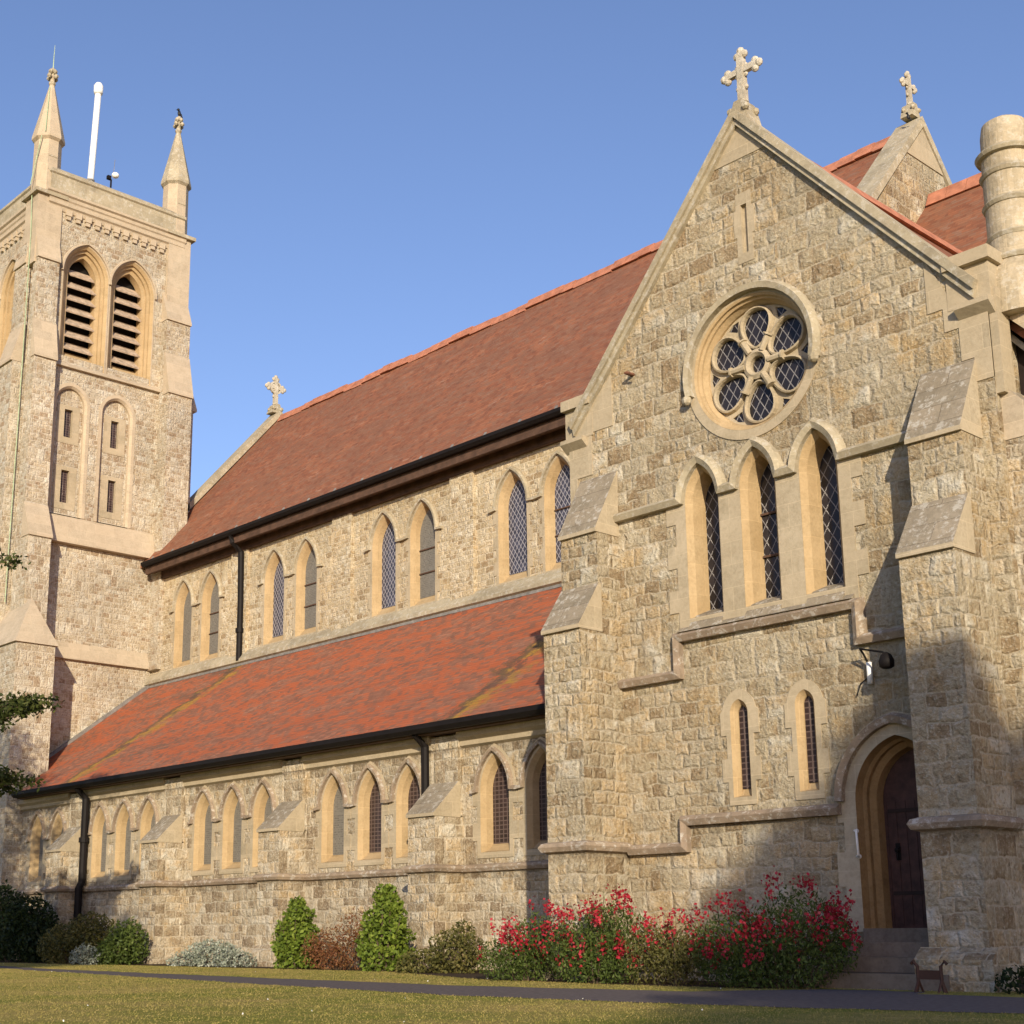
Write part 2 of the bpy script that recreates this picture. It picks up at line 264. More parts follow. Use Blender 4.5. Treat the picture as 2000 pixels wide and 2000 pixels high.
# ------------------------------------------------------------------ object helpers
def tag(o, label=None, cat=None, group=None, kind=None):
    if label: o['label'] = label
    if cat: o['category'] = cat
    if group: o['group'] = group
    if kind: o['kind'] = kind
    return o
def empty(name, loc):
    o = bpy.data.objects.new(name, None); COL.objects.link(o); o.location = loc; o.empty_display_size = .3; return o
class MB:
    """collects faces, then builds one mesh with metre UVs"""
    def __init__(s): s.v = []; s.f = []; s.m = []
    def add(s, vs, fs, mi=0):
        k = len(s.v); s.v += [tuple(p) for p in vs]; s.f += [tuple(i+k for i in f) for f in fs]; s.m += [mi]*len(fs); return s
    def box(s, x0, x1, y0, y1, z0, z1, mi=0):
        vs = [(x, y, z) for x in (x0, x1) for y in (y0, y1) for z in (z0, z1)]
        return s.add(vs, [(0, 1, 3, 2), (4, 6, 7, 5), (0, 4, 5, 1), (2, 3, 7, 6), (0, 2, 6, 4), (1, 5, 7, 3)], mi)
    def prism(s, prof, a0, a1, axis='X', mi=0):
        """prof: (p,q) polygon; axis X: (y,z), Y: (x,z), Z: (x,y)"""
        mp = {'X': lambda a, p, q: (a, p, q), 'Y': lambda a, p, q: (p, a, q), 'Z': lambda a, p, q: (p, q, a)}[axis]
        n = len(prof); vs = [mp(a0, *p) for p in prof]+[mp(a1, *p) for p in prof]
        fs = [(i, (i+1) % n, (i+1) % n+n, i+n) for i in range(n)]
        t = geometry.tessellate_polygon([[Vector(v) for v in vs[:n]]])
        fs += [tuple(x) for x in t]+[tuple(i+n for i in x)[::-1] for x in t]
        return s.add(vs, fs, mi)
    def plate(s, outer, holes, y0, y1, mp=None, mi=0, back=True):
        """flat wall with holes; outer/holes (u,z); mp(u,d,z)->point"""
        mp = mp or (lambda u, d, z: (u, d, z))
        loops = [outer]+holes; flat = [p for l in loops for p in l]
        t = geometry.tessellate_polygon([[Vector((p[0], p[1], 0)) for p in l] for l in loops])
        n = len(flat)
        vs = [mp(p[0], y0, p[1]) for p in flat]; fs = [tuple(x) for x in t]
        if back: vs += [mp(p[0], y1, p[1]) for p in flat]; fs += [tuple(i+n for i in x)[::-1] for x in t]
        k = 0
        if back:
            for l in loops:
                m_ = len(l); fs += [(k+i, k+(i+1) % m_, k+(i+1) % m_+n, k+i+n) for i in range(m_)]; k += m_
        return s.add(vs, fs, mi)
    def loft(s, loops, closed=True, mi=0):
        n = len(loops[0]); k = 0; vs = [p for l in loops for p in l]; fs = []
        for a in range(len(loops)-1):
            for i in range(n if closed else n-1):
                j = (i+1) % n; fs.append((a*n+i, a*n+j, (a+1)*n+j, (a+1)*n+i))
        return s.add(vs, fs, mi)
    def sweep(s, path, sec, closed=False, plane='XZ', at=0.0, flip=1, mi=0):
        """path 2D, sec: (a outward-left-normal, b other axis). plane XZ: b->y ; plane XY: b->z"""
        n = len(path); rings = []
        for i, p in enumerate(path):
            p = Vector(p)
            a = Vector(path[(i-1) % n]) if (closed or i > 0) else None
            c = Vector(path[(i+1) % n]) if (closed or i < n-1) else None
            d1 = (p-a).normalized() if a is not None else None; d2 = (c-p).normalized() if c is not None else None
            if d1 is None: d1 = d2
            if d2 is None: d2 = d1
            n1 = Vector((-d1.y, d1.x)); n2 = Vector((-d2.y, d2.x)); m = n1+n2
            m = m.normalized() if m.length > 1e-6 else n1
            k = 1/max(.35, m.dot(n1)); nn = m*k*flip
            ring = []
            for (aa, bb) in sec:
                q = p+nn*aa
                ring.append((q.x, at+bb, q.y) if plane == 'XZ' else (q.x, q.y, at+bb))
            rings.append(ring)
        if closed: rings.append(rings[0])
        s.loft(rings, True, mi)
        if not closed:
            m_ = len(sec); vs = rings[0]+rings[-1]; s.add(vs, [tuple(range(m_)), tuple(range(m_, 2*m_))], mi)
        return s
    def lathe(s, prof, cx, cy, n=16, mi=0, rot=0.0):
        loops = [[(cx+r*math.cos(rot+2*math.pi*i/n), cy+r*math.sin(rot+2*math.pi*i/n), z) for i in range(n)] for r, z in prof]
        s.loft(loops, True, mi)
        return s.add(loops[0]+loops[-1], [tuple(range(n)), tuple(range(n, 2*n))], mi)
    def tube(s, pts, r, n=8, mi=0):
        pts = [Vector(p) for p in pts]; rr = r if hasattr(r, '__len__') else [r]*len(pts); loops = []
        for i, p in enumerate(pts):
            d = (pts[min(i+1, len(pts)-1)]-pts[max(i-1, 0)]).normalized()
            a = d.cross(Vector((0, 0, 1)) if abs(d.z) < .9 else Vector((1, 0, 0))).normalized(); b = d.cross(a)
            loops.append([tuple(p+(a*math.cos(2*math.pi*k/n)+b*math.sin(2*math.pi*k/n))*rr[i]) for k in range(n)])
        s.loft(loops, True, mi)
        return s.add(loops[0]+loops[-1], [tuple(range(n)), tuple(range(n, 2*n))], mi)
    def ball(s, c, r, n=8, sz=(1, 1, 1), mi=0):
        loops = []
        for a in range(1, n//2+2):
            th = math.pi*(a-0.5)/(n//2+1)
            loops.append([(c[0]+r*sz[0]*math.sin(th)*math.cos(2*math.pi*k/n), c[1]+r*sz[1]*math.sin(th)*math.sin(2*math.pi*k/n), c[2]+r*sz[2]*math.cos(th)) for k in range(n)])
        s.loft(loops, True, mi)
        return s.add(loops[0]+loops[-1], [tuple(range(n)), tuple(range(n, 2*n))], mi)
    def build(s, name, mats, parent=None, loc=None, rot=0.0, smooth=False, top=None, recalc=True):
        me = bpy.data.meshes.new(name); me.from_pydata(s.v, [], s.f)
        mats = mats if isinstance(mats, (list, tuple)) else [mats]
        for m in mats: me.materials.append(M[m] if isinstance(m, str) else m)
        me.polygons.foreach_set('material_index', s.m); me.update()
        if recalc:
            bm = bmesh.new(); bm.from_mesh(me); bmesh.ops.remove_doubles(bm, verts=bm.verts, dist=1e-5)
            bmesh.ops.recalc_face_normals(bm, faces=bm.faces); bm.to_mesh(me); bm.free()
        uvl = me.uv_layers.new(name='UVMap'); data = [0.0]*(2*len(me.loops)); Z = Vector((0, 0, 1))
        for p in me.polygons:
            n = p.normal
            if top is not None and n.z > 0.35: p.material_index = top
            t = Z.cross(n)
            t = t.normalized() if abs(n.z) < .97 and t.length > 1e-4 else Vector((1, 0, 0))
            if abs(t.x) > abs(t.y):
                if t.x < 0: t = -t
            elif t.y < 0: t = -t
            b = n.cross(t); b = b if b.z >= 0 or abs(n.z) > .97 else -b
            if abs(n.z) > .97: b = Vector((0, 1, 0))
            for li in p.loop_indices:
                co = me.vertices[me.loops[li].vertex_index].co
                data[2*li] = co.dot(t)+17.3; data[2*li+1] = co.dot(b)+11.1
        uvl.data.foreach_set('uv', data)
        if smooth: me.polygons.foreach_set('use_smooth', [True]*len(me.polygons))
        o = bpy.data.objects.new(name, me); COL.objects.link(o)
        if parent is not None: put(o, parent)
        if loc is not None: o.location = Vector(loc)-(world_loc(parent) if parent is not None else Vector())
        if rot: o.rotation_euler = (0, 0, rot)
        return o
def world_loc(o):
    l = Vector(o.location)
    return l+world_loc(o.parent) if o.parent else l
def put(o, parent):
    """parent o, keeping its world place (parents carry no rotation unless they are windows)"""
    o.parent = parent; o.location = Vector(o.location)-world_loc(parent)
def copy_tree(o, parent=None, loc=None):
    c = o.copy(); COL.objects.link(c)
    if parent is not None: c.parent = parent
    if loc is not None: c.location = Vector(loc)-(world_loc(parent) if parent is not None else Vector())
    for ch in list(o.children): copy_tree(ch, c)
    return c
def sub(mb, name, mats, parent, smooth=False):
    """child mesh given in the parent's local frame"""
    o = mb.build(name, mats, smooth=smooth); o.parent = parent; return o
def pix(x, y, Y=None, X=None, z=None):
    """point where the sight line through a photo pixel meets a plane"""
    d = R_*((x-CX)/F)-U_*((y-CY)/F)+F_
    if Y is not None: return d*(Y/d.y)
    if X is not None: return d*(X/d.x)
    return d*(z/d.z)
def arch(w, zs, h, s=0.0, n=9, z0=None):
    """pointed arch outline offset by s; loop runs left foot, right foot, right arc, apex, left arc"""
    R = (w*w+h*h)/(2*w); c = R-w; Q = R+s; th = math.acos(c/Q)
    right = [(-c+Q*math.cos(th*i/n), zs+Q*math.sin(th*i/n)) for i in range(n+1)]; right[-1] = (0.0, right[-1][1])
    pts = right+[(-x, z) for x, z in right[-2::-1]]
    return pts if z0 is None else [(-w-s, z0), (w+s, z0)]+pts
CHURCH = empty('church', (-24, 18, G))
tag(CHURCH, 'Victorian stone church with tower, tiled nave, lean-to aisle and gabled transept', 'church')
# ------------------------------------------------------------------ windows (local frame: x along wall, y into wall, z up)
HOOD = [(-.03, -.085), (.02, -.09), (.04, -.03), (.04, .02), (-.03, .02)]
def lancet(name, w, z0, zs, h, d, s, glass, sw=.16, quoin=True, hood=True, ret=.16, mats=('ashlar_bounce', 'ashlar', 'ashlar'), sill=.12, bars=0, face='ashlar', hoodmat='coping', plain=False):
    rv = MB()
    loops = []
    for (dw, y, dz) in ((.055, -.018, -.0), (.0, .05, .02), (-.012, .065, .03), (-s, d+.02, sill)):
        loops.append([(x, y, z) for x, z in arch(w, zs, h, dw, z0=z0+dz)])
    rv.loft(loops, True)
    root = rv.build(name, mats[0])
    # surround, with long and short quoins down the jambs
    inner = arch(w, zs, h, .055, z0=z0)
    if quoin:
        rs = random.Random(int(z0*100)+int(w*1000)); z = z0-.10; right = []; k = 0
        while z < zs-.05:
            e = w+.055+sw*(1.0 if k % 2 else .45); z2 = min(zs+.02, z+.30)
            right += [(e, z), (e, z2)]; z = z2+.0; k += 1
        top = arch(w, zs, h, .055+sw*.8, n=9); top = [p for p in top if p[1] > zs+.03]
        outer = right+top+[(-x, zz) for x, zz in right[::-1]]
    else:
        outer = arch(w, zs, h, .055+sw, z0=z0-.12)
    if not plain: sub(MB().plate(outer, [inner], -.018, .02), 'surround', face, root)
    g = arch(w, zs, h, -s+.01, z0=z0+sill-.01)
    sub(MB().plate(g, [], d, d+.02), 'glass', glass, root)
    if hood:
        a = arch(w, zs, h, .055+.075)
        path = [(a[0][0]+ret, a[0][1]-.015)]+a+[(a[-1][0]-ret, a[-1][1]-.015)]
        sub(MB().sweep(path, HOOD, flip=-1), 'hood_mould', hoodmat, root)
    for k in range(bars):
        z = z0+sill+(zs-z0-sill)*(k+1)/(bars+.6)
        sub(MB().box(-w+s, w-s, d-.035, d-.012, z-.014, z+.014), 'saddle_bar', 'wood_dark', root)
    return root
def lancet_hole(cx, w, z0, zs, h): return [(cx+x, z) for x, z in arch(w, zs, h, .075, z0=z0-.02)]
def circle(cx, cz, r, n=48): return [(cx+r*math.cos(2*math.pi*i/n), cz+r*math.sin(2*math.pi*i/n)) for i in range(n)]
PARTS = []
def to_church(o, loc, rot=0.0, label=None):
    o.parent = CHURCH; o.location = Vector(loc)-world_loc(CHURCH); o.rotation_euler = (0, 0, rot)
    if label: o['label'] = label
    return o
# ================================================================== TRANSEPT
YT = 15.0; TX0, TX1, TXC = -13.97, -7.29, -10.63
TL = dict(w=.225, z0=4.10, zs=5.72, h=.42)
SLIT = dict(w=.085, z0=1.66, zs=2.74, h=.12)
DOOR = dict(w=.56, z0=0.0, zs=1.50, h=.70); DXC = -8.90
lx = (-11.55, -10.63, -9.70)
holes = [lancet_hole(x, **TL) for x in lx]+[lancet_hole(x, **SLIT) for x in (-11.11, -10.11)]
holes += [circle(TXC, 7.43, .955), [(-10.70, 8.95), (-10.52, 8.95), (-10.52, 9.78), (-10.70, 9.78)]]
holes += [[(DXC+x, z) for x, z in arch(DOOR['w'], DOOR['zs'], DOOR['h'], .15, z0=-.02)]]
outer = [(TX0, G-.3), (TX1, G-.3), (TX1, 7.15), (TXC, 11.0), (TX0, 7.15)]
MB().plate(outer, holes, YT, YT+.7).box(TX0, TX0+.6, YT+.7, 21.75, G-.3, 7.15).box(TX1-.6, TX1, YT+.7, 21.75, G-.3, 7.15).build('transept_wall', 'stone_transept', CHURCH)
# ashlar patches at gable top, kneelers and corner quoins
dress = []
q = MB(); dress.append(q)
q.prism([(TXC-.46, 10.43), (TXC+.46, 10.43), (TXC, 10.98)], YT-.012, YT+.02, 'Y')
q = MB(); dress.append(q)
q.prism([(-8.04, 7.96), (-7.75, 7.35), (-7.29, 7.10), (-7.29, 6.2), (-7.50, 6.2), (-7.50, 6.5), (-7.66, 6.5), (-7.66, 6.92), (-7.84, 6.92), (-7.84, 7.22), (-8.04, 7.22)][::-1], YT-.014, YT+.02, 'Y')
q = MB(); dress.append(q)
q.prism([(-13.97, 7.10), (-13.52, 7.6), (-13.1, 8.0), (-13.1, 7.2), (-13.52, 7.2), (-13.52, 6.55), (-13.82, 6.55), (-13.82, 5.9), (-13.97, 5.9)], YT-.014, YT+.02, 'Y')
for q in dress: q.build('gable_dressing', 'ashlar', CHURCH)
# roof, ridge, coping
sl = (11.0-7.15)/(TXC-TX0)
rf = MB()
for sx in (-1, 1):
    e = TXC+sx*3.62
    rf.prism([(TXC, 10.93), (e, 10.93-sl*3.62), (e, 10.80-sl*3.62), (TXC, 10.80)] if sx > 0 else [(TXC, 10.93), (TXC, 10.80), (e, 10.80-sl*3.62), (e, 10.93-sl*3.62)], YT+.42, 23.0, 'Y')
troof = rf.build('transept_roof', 'tile_nave', CHURCH)
rt = MB(); y = YT+.45
while y < 21.6:
    rt.prism([(TXC-.17, 10.83), (TXC-.03, 11.06), (TXC+.03, 11.06), (TXC+.17, 10.83)], y, y+.44, 'Y'); y += .45
o = rt.build('ridge_tiles', 'tile_ridge'); put(o, troof)
cp = MB()
for sx in (-1, 1):
    e = 3.22; t = .15
    pr = [(TXC, 11.03), (TXC+sx*e, 11.03-sl*e), (TXC+sx*(e+.05), 11.03-sl*e+.10), (TXC, 11.03+.145)]
    cp.prism(pr if sx > 0 else pr[::-1], YT-.11, YT+.46, 'Y')
    pr = [(TXC, 10.93), (TXC+sx*(e-.02), 10.93-sl*e), (TXC+sx*e, 11.028-sl*e), (TXC, 11.028)]
    cp.prism(pr if sx > 0 else pr[::-1], YT-.07, YT+.10, 'Y')
o = cp.build('coping', 'coping'); put(o, troof)
for sx in (-1, 1):
    kn = MB()
    xa, xb = (TXC+sx*2.86, TXC+sx*3.40)
    a, b = min(xa, xb), max(xa, xb)
    kn.box(a, b, YT-.02, YT+.55, 7.16, 7.64); kn.box(a-.02*(sx < 0), b+.05*(sx > 0), YT-.10, YT+.58, 7.64, 7.80)
    fx = (TXC+sx*2.98, TXC+sx*3.42); a, b = min(fx), max(fx)
    kn.prism([(YT+.02, 7.16), (YT-.13, 7.16), (YT-.13, 7.10), (YT+.02, 6.98)], a, b, 'X')
    o = kn.build('kneeler', 'ashlar'); put(o, troof)
# windows
mast = None
for i, x in enumerate(lx):
    o = lancet('lancet_window', glass='glass_lattice', d=.30, s=.05, sw=.22, quoin=False, hood=False, plain=True, bars=2 if i == 1 else 0, **TL)
    to_church(o, (x, YT, 0))
for x in (-11.11, -10.11):
    o = lancet('slit_window', glass='glass_brown', d=.085, s=.012, sw=.16, quoin=True, hood=False, **SLIT); to_church(o, (x, YT, 0))
# gable slit
g = MB(); g.box(-.06, .06, .055, .07, -.36, .36)
rv = MB().plate([(-.13, -.50), (.13, -.50), (.13, -.1), (.17, -.1), (.17, .3), (.13, .3), (.13, .54), (-.13, .54), (-.13, .3), (-.17, .3), (-.17, -.1), (-.13, -.1)], [[(-.05, -.36), (.05, -.36), (.05, .36), (-.05, .36)]], -.010, .06)
o = rv.build('vent_slit', 'ashlar'); sub(g, 'glass', 'ashlar', o); to_church(o, (TXC+.02, YT, 9.365))
edge = []; z = 3.90; k = 0
while z < 5.75:
    edge += [(.62 if k % 2 else .46, z), (.62 if k % 2 else .46, min(z+.31, 5.77))]; z += .31; k += 1
top = []
for x in lx[::-1]:
    a = [(x+p, q) for p, q in arch(TL['w'], TL['zs'], TL['h'], .12)]; a[0] = (a[0][0], 5.77); a[-1] = (a[-1][0], 5.77); top += a
MB().plate([(lx[2]+e, q) for e, q in edge]+top+[(lx[0]-e, q) for e, q in edge[::-1]], [[(x+p, q) for p, q in arch(TL['w'], TL['zs'], TL['h'], .058, z0=TL['z0'])] for x in lx], YT-.017, YT+.03).build('window_dressing', 'ashlar', CHURCH)
# strings and hood course of the three lancets
SEC = [(-.075, -.09), (.0, -.13), (.05, -.07), (.07, .02), (-.075, .02)]
def string(path, mat='string', parent=None, name='string_course', sec=SEC, at=YT):
    return MB().sweep(path, sec, at=at).build(name, mat, CHURCH)
def archpath(cx, w, zs, h, s): return [(cx+x, z) for x, z in arch(w, zs, h, s)][::-1]
p = [(-13.07, 5.78)]
for x in lx:
    a = archpath(x, TL['w'], TL['zs'], TL['h'], .14); a[0] = (a[0][0], 5.78); a[-1] = (a[-1][0], 5.78)
    p += a
p += [(-8.19, 5.78)]
string(p, 'coping')
string([(-13.07, 3.37), (-12.06, 3.37), (-12.06, 3.87), (-9.24, 3.87), (-9.24, 3.42), (-8.19, 3.42)])
string([(-13.0, 1.08), (-12.06, 1.08), (-12.06, 1.42), (-9.68, 1.42)])
# sloped sills over the sill string
s_ = MB()
for x in lx: s_.prism([(YT-.10, 3.93), (YT+.02, 3.93), (YT+.28, 4.24), (YT+.05, 4.14)], x-.27, x+.27, 'X')
s_.prism([(YT-.11, 3.92), (YT+.02, 3.92), (YT+.02, 4.02)], -12.0, -9.3, 'X')
s_.build('window_sill', 'slab', CHURCH)
# rose window
cz = 7.43
rv = MB(); loops = []
for r, y in ((1.0, -.02), (.965, .0), (.965, .04), (.93, .06), (.93, .10), (.885, .17), (.88, .34)): loops.append([(x, y, z) for x, z in circle(0, 0, r, 64)])
rv.loft(loops); ROSE = rv.build('rose_window', 'ashlar_bounce', smooth=False)
sub(MB().plate(circle(0, 0, 1.14, 64), [circle(0, 0, 1.0, 64)], -.018, .03), 'surround', 'ashlar', ROSE)
hd = [(1.10*math.cos(a), 1.10*math.sin(a)) for a in [math.radians(t) for t in range(-14, 195, 8)]]
o = sub(MB().sweep(hd, [(-.06, -.12), (.02, -.14), (.07, -.04), (.07, .02), (-.06, .02)], flip=-1), 'hood_mould', 'coping', ROSE)
for a in (hd[0], hd[-1]): sub(MB().ball((a[0]*1.02, -.10, a[1]-.04), .075, 8), 'hood_stop', 'coping', ROSE)
def petal(ang, k=1.0, n=26):
    out = []
    for i in range(n):
        t = 2*math.pi*i/n
        rad = .458-.232*math.cos(t)*k; wd = .186*k*math.sin(t)*(1-.26*math.cos(t)); out.append((rad, wd))
    c, s2 = math.cos(ang), math.sin(ang)
    return [(1.22*(r*c-w_*s2), 1.22*(r*s2+w_*c)) for r, w_ in out]
angs = [math.radians(90+60*i) for i in range(6)]
sp = []
for a in angs:
    b = a+math.radians(30); sp.append([(q*math.cos(b+t), q*math.sin(b+t)) for q, t in ((.70, 0), (.84, .13), (.86, 0), (.84, -.13))])
hl = [petal(a) for a in angs]+[circle(0, 0, .125, 24)]
tr = MB().plate(circle(0, 0, .895, 64), hl+sp, .21, .235)
for hh in hl[:6]: tr.sweep(hh, [(-.004, .23), (-.004, .17), (.012, .135), (.036, .145), (.046, .20), (.046, .23)], closed=True, flip=1)
tr.sweep(hl[6], [(-.0, .30), (-.0, .15), (.045, .105), (.10, .13), (.115, .30)], closed=True, flip=-1)
for a in angs:
    b = a+math.radians(30); c, s2 = math.cos(b), math.sin(b)
    tr.tube([(.20*c, .135, .20*s2), (.45*c, .135, .45*s2)], .05, 8)
    for r in (.43,): tr.tube([(r*c, .135, r*s2), ((r+.025)*c, .135, (r+.025)*s2)], .075, 8)
sub(tr, 'tracery', 'ashlar', ROSE)
sub(MB().plate(circle(0, 0, .87, 48), [], .232, .25), 'glass', 'glass_lattice', ROSE)
ROSE.scale = (.945, .945, .945)
to_church(ROSE, (TXC, YT, cz), label='round rose window of six petals')
# door
dr = MB(); loops = []
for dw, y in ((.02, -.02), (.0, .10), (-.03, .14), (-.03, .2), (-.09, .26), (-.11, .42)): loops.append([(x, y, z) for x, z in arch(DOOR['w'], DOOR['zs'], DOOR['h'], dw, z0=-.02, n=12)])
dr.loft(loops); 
DO = MB()
leaf = arch(DOOR['w'], DOOR['zs'], DOOR['h'], -.10, z0=0.02, n=12)
DO.plate(leaf, [], .38, .44)
for k in range(7): DO.box(-.43+k*.125, -.415+k*.125, .372, .381, .05, 1.5)
DOORO = DO.build('door', 'door')
sub(dr, 'door_reveal', 'ashlar_door_shade', DOORO)
inner = arch(DOOR['w'], DOOR['zs'], DOOR['h'], .022, z0=-.02, n=12)
jo = [(.78, -.02), (.78, .5), (.88, .5), (.88, .9), (.76, .9), (.76, 1.25), (.84, 1.25), (.84, 1.5)]
top = [p for p in arch(DOOR['w'], DOOR['zs'], DOOR['h'], .30, n=12) if p[1] > 1.55]
sub(MB().plate(jo+top+[(-x, z) for x, z in jo[::-1]], [inner], -.02, .03), 'surround', 'ashlar', DOORO)
a = arch(DOOR['w'], DOOR['zs'], DOOR['h'], .21, n=12)
sub(MB().sweep(a, [(-.05, -.10), (.03, -.13), (.07, -.05), (.07, .02), (-.05, .02)], flip=-1), 'hood_mould', 'string', DOORO)
hn = MB(); hn.ball((-.30, .355, .92), .035, 8); hn.tube([(-.30, .35, .92), (-.30, .345, .80)], .012, 6); hn.box(-.33, -.27, .37, .382, .80, 1.0)
sub(hn, 'door_handle', 'iron', DOORO)
for z in (.42, 1.38): sub(MB().box(-.40, .40, .368, .379, z-.022, z+.022), 'strap_hinge', 'door_iron', DOORO)
to_church(DOORO, (DXC, YT, 0), label='dark arched oak door')
# steps
for k, (yf, z, x0, x1) in enumerate(((14.86, .02, -9.42, -8.2), (14.56, -.13, -9.46, -8.12), (14.27, -.29, -9.52, -8.0), (13.98, -.455, -9.60, -7.9))):
    MB().box(x0, x1, yf, YT+(.38 if k == 0 else -.003*k), z-.16 if k < 3 else G-.1, z).build('door_step', 'step', CHURCH)
# buttresses: profile given by stages from the ground up
def buttress(x0, x1, stages, mat, name='buttress', base=None, wall=YT, parent=CHURCH, axis='S', face='ashlar', capmat='slab'):
    """stages: (projection, z_bottom, z_top_of_vertical, z_top_of_slope); each slope runs back to the next stage"""
    core = MB(); caps = []
    for i, (pj, z0, z1, z2) in enumerate(stages):
        nx = stages[i+1][0] if i+1 < len(stages) else 0.0
        core.box(x0, x1, -pj, .05, z0, z1)
        if z2 > z1:
            ov = .045
            caps.append([(-pj-ov, z1), (-pj-ov, z1+.055), (-nx, z2), (.05 if nx == 0 else -nx+.05, z2), (.05 if nx == 0 else -nx+.05, z1)])
    if base:
        for pj, z0, z1 in base:
            core.box(x0-.10, x1+.10, -pj, .05, z0, z1); core.prism([(-pj, z1), (-stages[0][0], z1+.12), (.05, z1+.12), (.05, z1)], x0-.10, x1+.10, 'X')
    o = core.build(name, mat)
    for c in caps:
        m = MB().prism(c, x0-.012, x1+.012, 'X'); w_ = m.build('weathering', [face, capmat], top=1); w_.parent = o
    return o
for bx0, bx1 in ((-13.77, -13.07), (-8.19, -7.51)):
    o = buttress(bx0, bx1, ((.85, G-.2, 4.06, 4.76), (.46, 4.06, 5.50, 6.50)), 'stone_buttress', base=((1.0, G-.2, -.30),))
    to_church(o, (0, YT, 0))
    xs = [(bx0, YT), (bx0, YT-.85), (bx1, YT-.85), (bx1, YT)]
    MB().sweep(xs, [(-.02, -.09), (.07, -.06), (.10, .0), (.07, .05), (-.02, .08)], plane='XY', at=1.11, flip=-1).build('string_course', 'string', CHURCH)
# east-facing buttress and wall end at the right hand corner
o = buttress(-.60, -.02, ((1.5, G-.2, 2.9, 3.9), (1.0, 2.9, 4.75, 5.4), (.55, 4.75, 5.45, 6.15)), 'stone_aisle', base=((1.62, G-.2, -.3),), face='ashlar_tower')
to_church(o, (TX1, YT+.72, 0), math.radians(90))
o.scale = (1, 1, 1)
MB().box(TX1, TX1+.10, YT+.02, YT+.30, 6.0, 7.3).build('corner_quoin', 'ashlar', CHURCH)
# cross on transept gable
def cross(name, loc, rot, H=1.0, parent=CHURCH, baseh=.30, ring=False):
    c = MB(); k = H
    c.prism([(-.07*k, 0), (.07*k, 0), (.055*k, .95*k), (-.055*k, .95*k)], -.06*k, .06*k, 'Y')
    zc = .62*k
    c.box(-.31*k, .31*k, -.045*k, .045*k, zc-.055*k, zc+.055*k)
    for (ax, az, dx, dz) in ((-.31, .62, -1, 0), (.31, .62, 1, 0), (0, .95, 0, 1)):
        for t, r in ((0, .075), (-1, .07), (1, .07)):
            px = (ax+dx*.045*(t == 0)+(dz*.075*t) - dx*.03*(t != 0))*k; pz = (az+dz*.045*(t == 0)+(dx*.075*t) - dz*.03*(t != 0))*k
            c.ball((px, 0, pz), r*k, 8, (1, .8, 1))
    for sx in (-1, 1):
        for sz in (-1, 1): c.ball((sx*.085*k, 0, zc+sz*.085*k), .045*k, 6, (1, .8, 1))
        c.ball((sx*.075*k, 0, .30*k), .05*k, 6)
    if ring:
        c.sweep([(.2*k*math.cos(t), zc+.2*k*math.sin(t)) for t in [2*math.pi*i/20 for i in range(20)]], [(-.03*k, -.04*k), (.03*k, -.04*k), (.03*k, .04*k), (-.03*k, .04*k)], closed=True)
    c.lathe([(.075*k, .0), (.10*k, .02*k), (.10*k, .05*k), (.06*k, .07*k)], 0, 0, 8)
    o = c.build(name, 'cross_stone')
    b = MB(); b.prism([(-.22*k, -baseh-.12), (.22*k, -baseh-.12), (.13*k, -.12*k), (.08*k, .01), (-.08*k, .01), (-.13*k, -.12*k)], -.16*k, .20*k, 'Y')
    for sx in (-1, 1):
        for yy in (-.16, .12): b.ball((sx*.15*k, yy*k, -.16*k), .07*k, 6)
    sub(b, 'cross_base', 'coping', o)
    return o
o = cross('gable_cross', None, 0, .84); to_church(o, (TXC, YT+.16, 11.34))
# iron bracket stub on the gable wall
MB().box(-12.72, -12.66, YT-.16, YT+.02, 7.84, 7.87).tube([(-12.69, YT-.16, 7.855), (-12.57, YT-.13, 7.80)], .018, 6).build('iron_bracket', 'rust', CHURCH)
# ================================================================== AISLE
YA = 17.1; AX0, AX1 = -37.4, -13.9
AL = dict(w=.30, z0=1.34, zs=2.40, h=.55)
ac = []
for bc in (-21.3, -25.95, -30.55): ac += [bc-1.14, bc, bc+1.14]
ac += [-34.98, -33.84, -17.88, -16.75, -15.61]
outer = [(AX0, G-.3), (AX1, G-.3), (AX1, 3.52), (AX0, 3.52)]
MB().plate(outer, [lancet_hole(x, **AL) for x in ac], YA, YA+.6).build('aisle_wall', 'stone_aisle', CHURCH)
gl = {0: 'glass_grey', 1: 'glass_brown', 2: 'glass_brown', -16.75: 'glass_brown'}
protos = {}
for i, x in enumerate(ac):
    gk = 'glass_brown' if x > -21.5 and x < -14 else ('glass_grey')
    if gk not in protos:
        o = lancet('aisle_window', glass=gk, d=.19, s=.05, sw=.20, quoin=True, hood=True, ret=.13, hoodmat='string', sill=.16, **AL); protos[gk] = o
        to_church(o, (x, YA, 0))
    else: copy_tree(protos[gk], CHURCH, (x, YA, 0))
bxs = (-19.07, -23.68, -28.24, -32.76)
bpro = None
for bx in bxs:
    if bpro is None:
        bpro = buttress(-.36, .36, ((.65, G-.2, 1.97, 2.60), (.11, 2.0, 3.42, 3.42)), 'stone_aisle', base=((.80, G-.2, -.34),)); to_church(bpro, (bx, YA, 0))
    else: copy_tree(bpro, CHURCH, (bx, YA, 0))
path = [(AX1, YA)]
for bx in bxs: path += [(bx+.36, YA), (bx+.36, YA-.65), (bx-.36, YA-.65), (bx-.36, YA)]
path += [(AX0, YA)]
MB().sweep(path, [(-.03, -.08), (.06, -.055), (.09, .0), (.06, .045), (-.03, .08)], plane='XY', at=1.08).build('string_course', 'string', CHURCH)
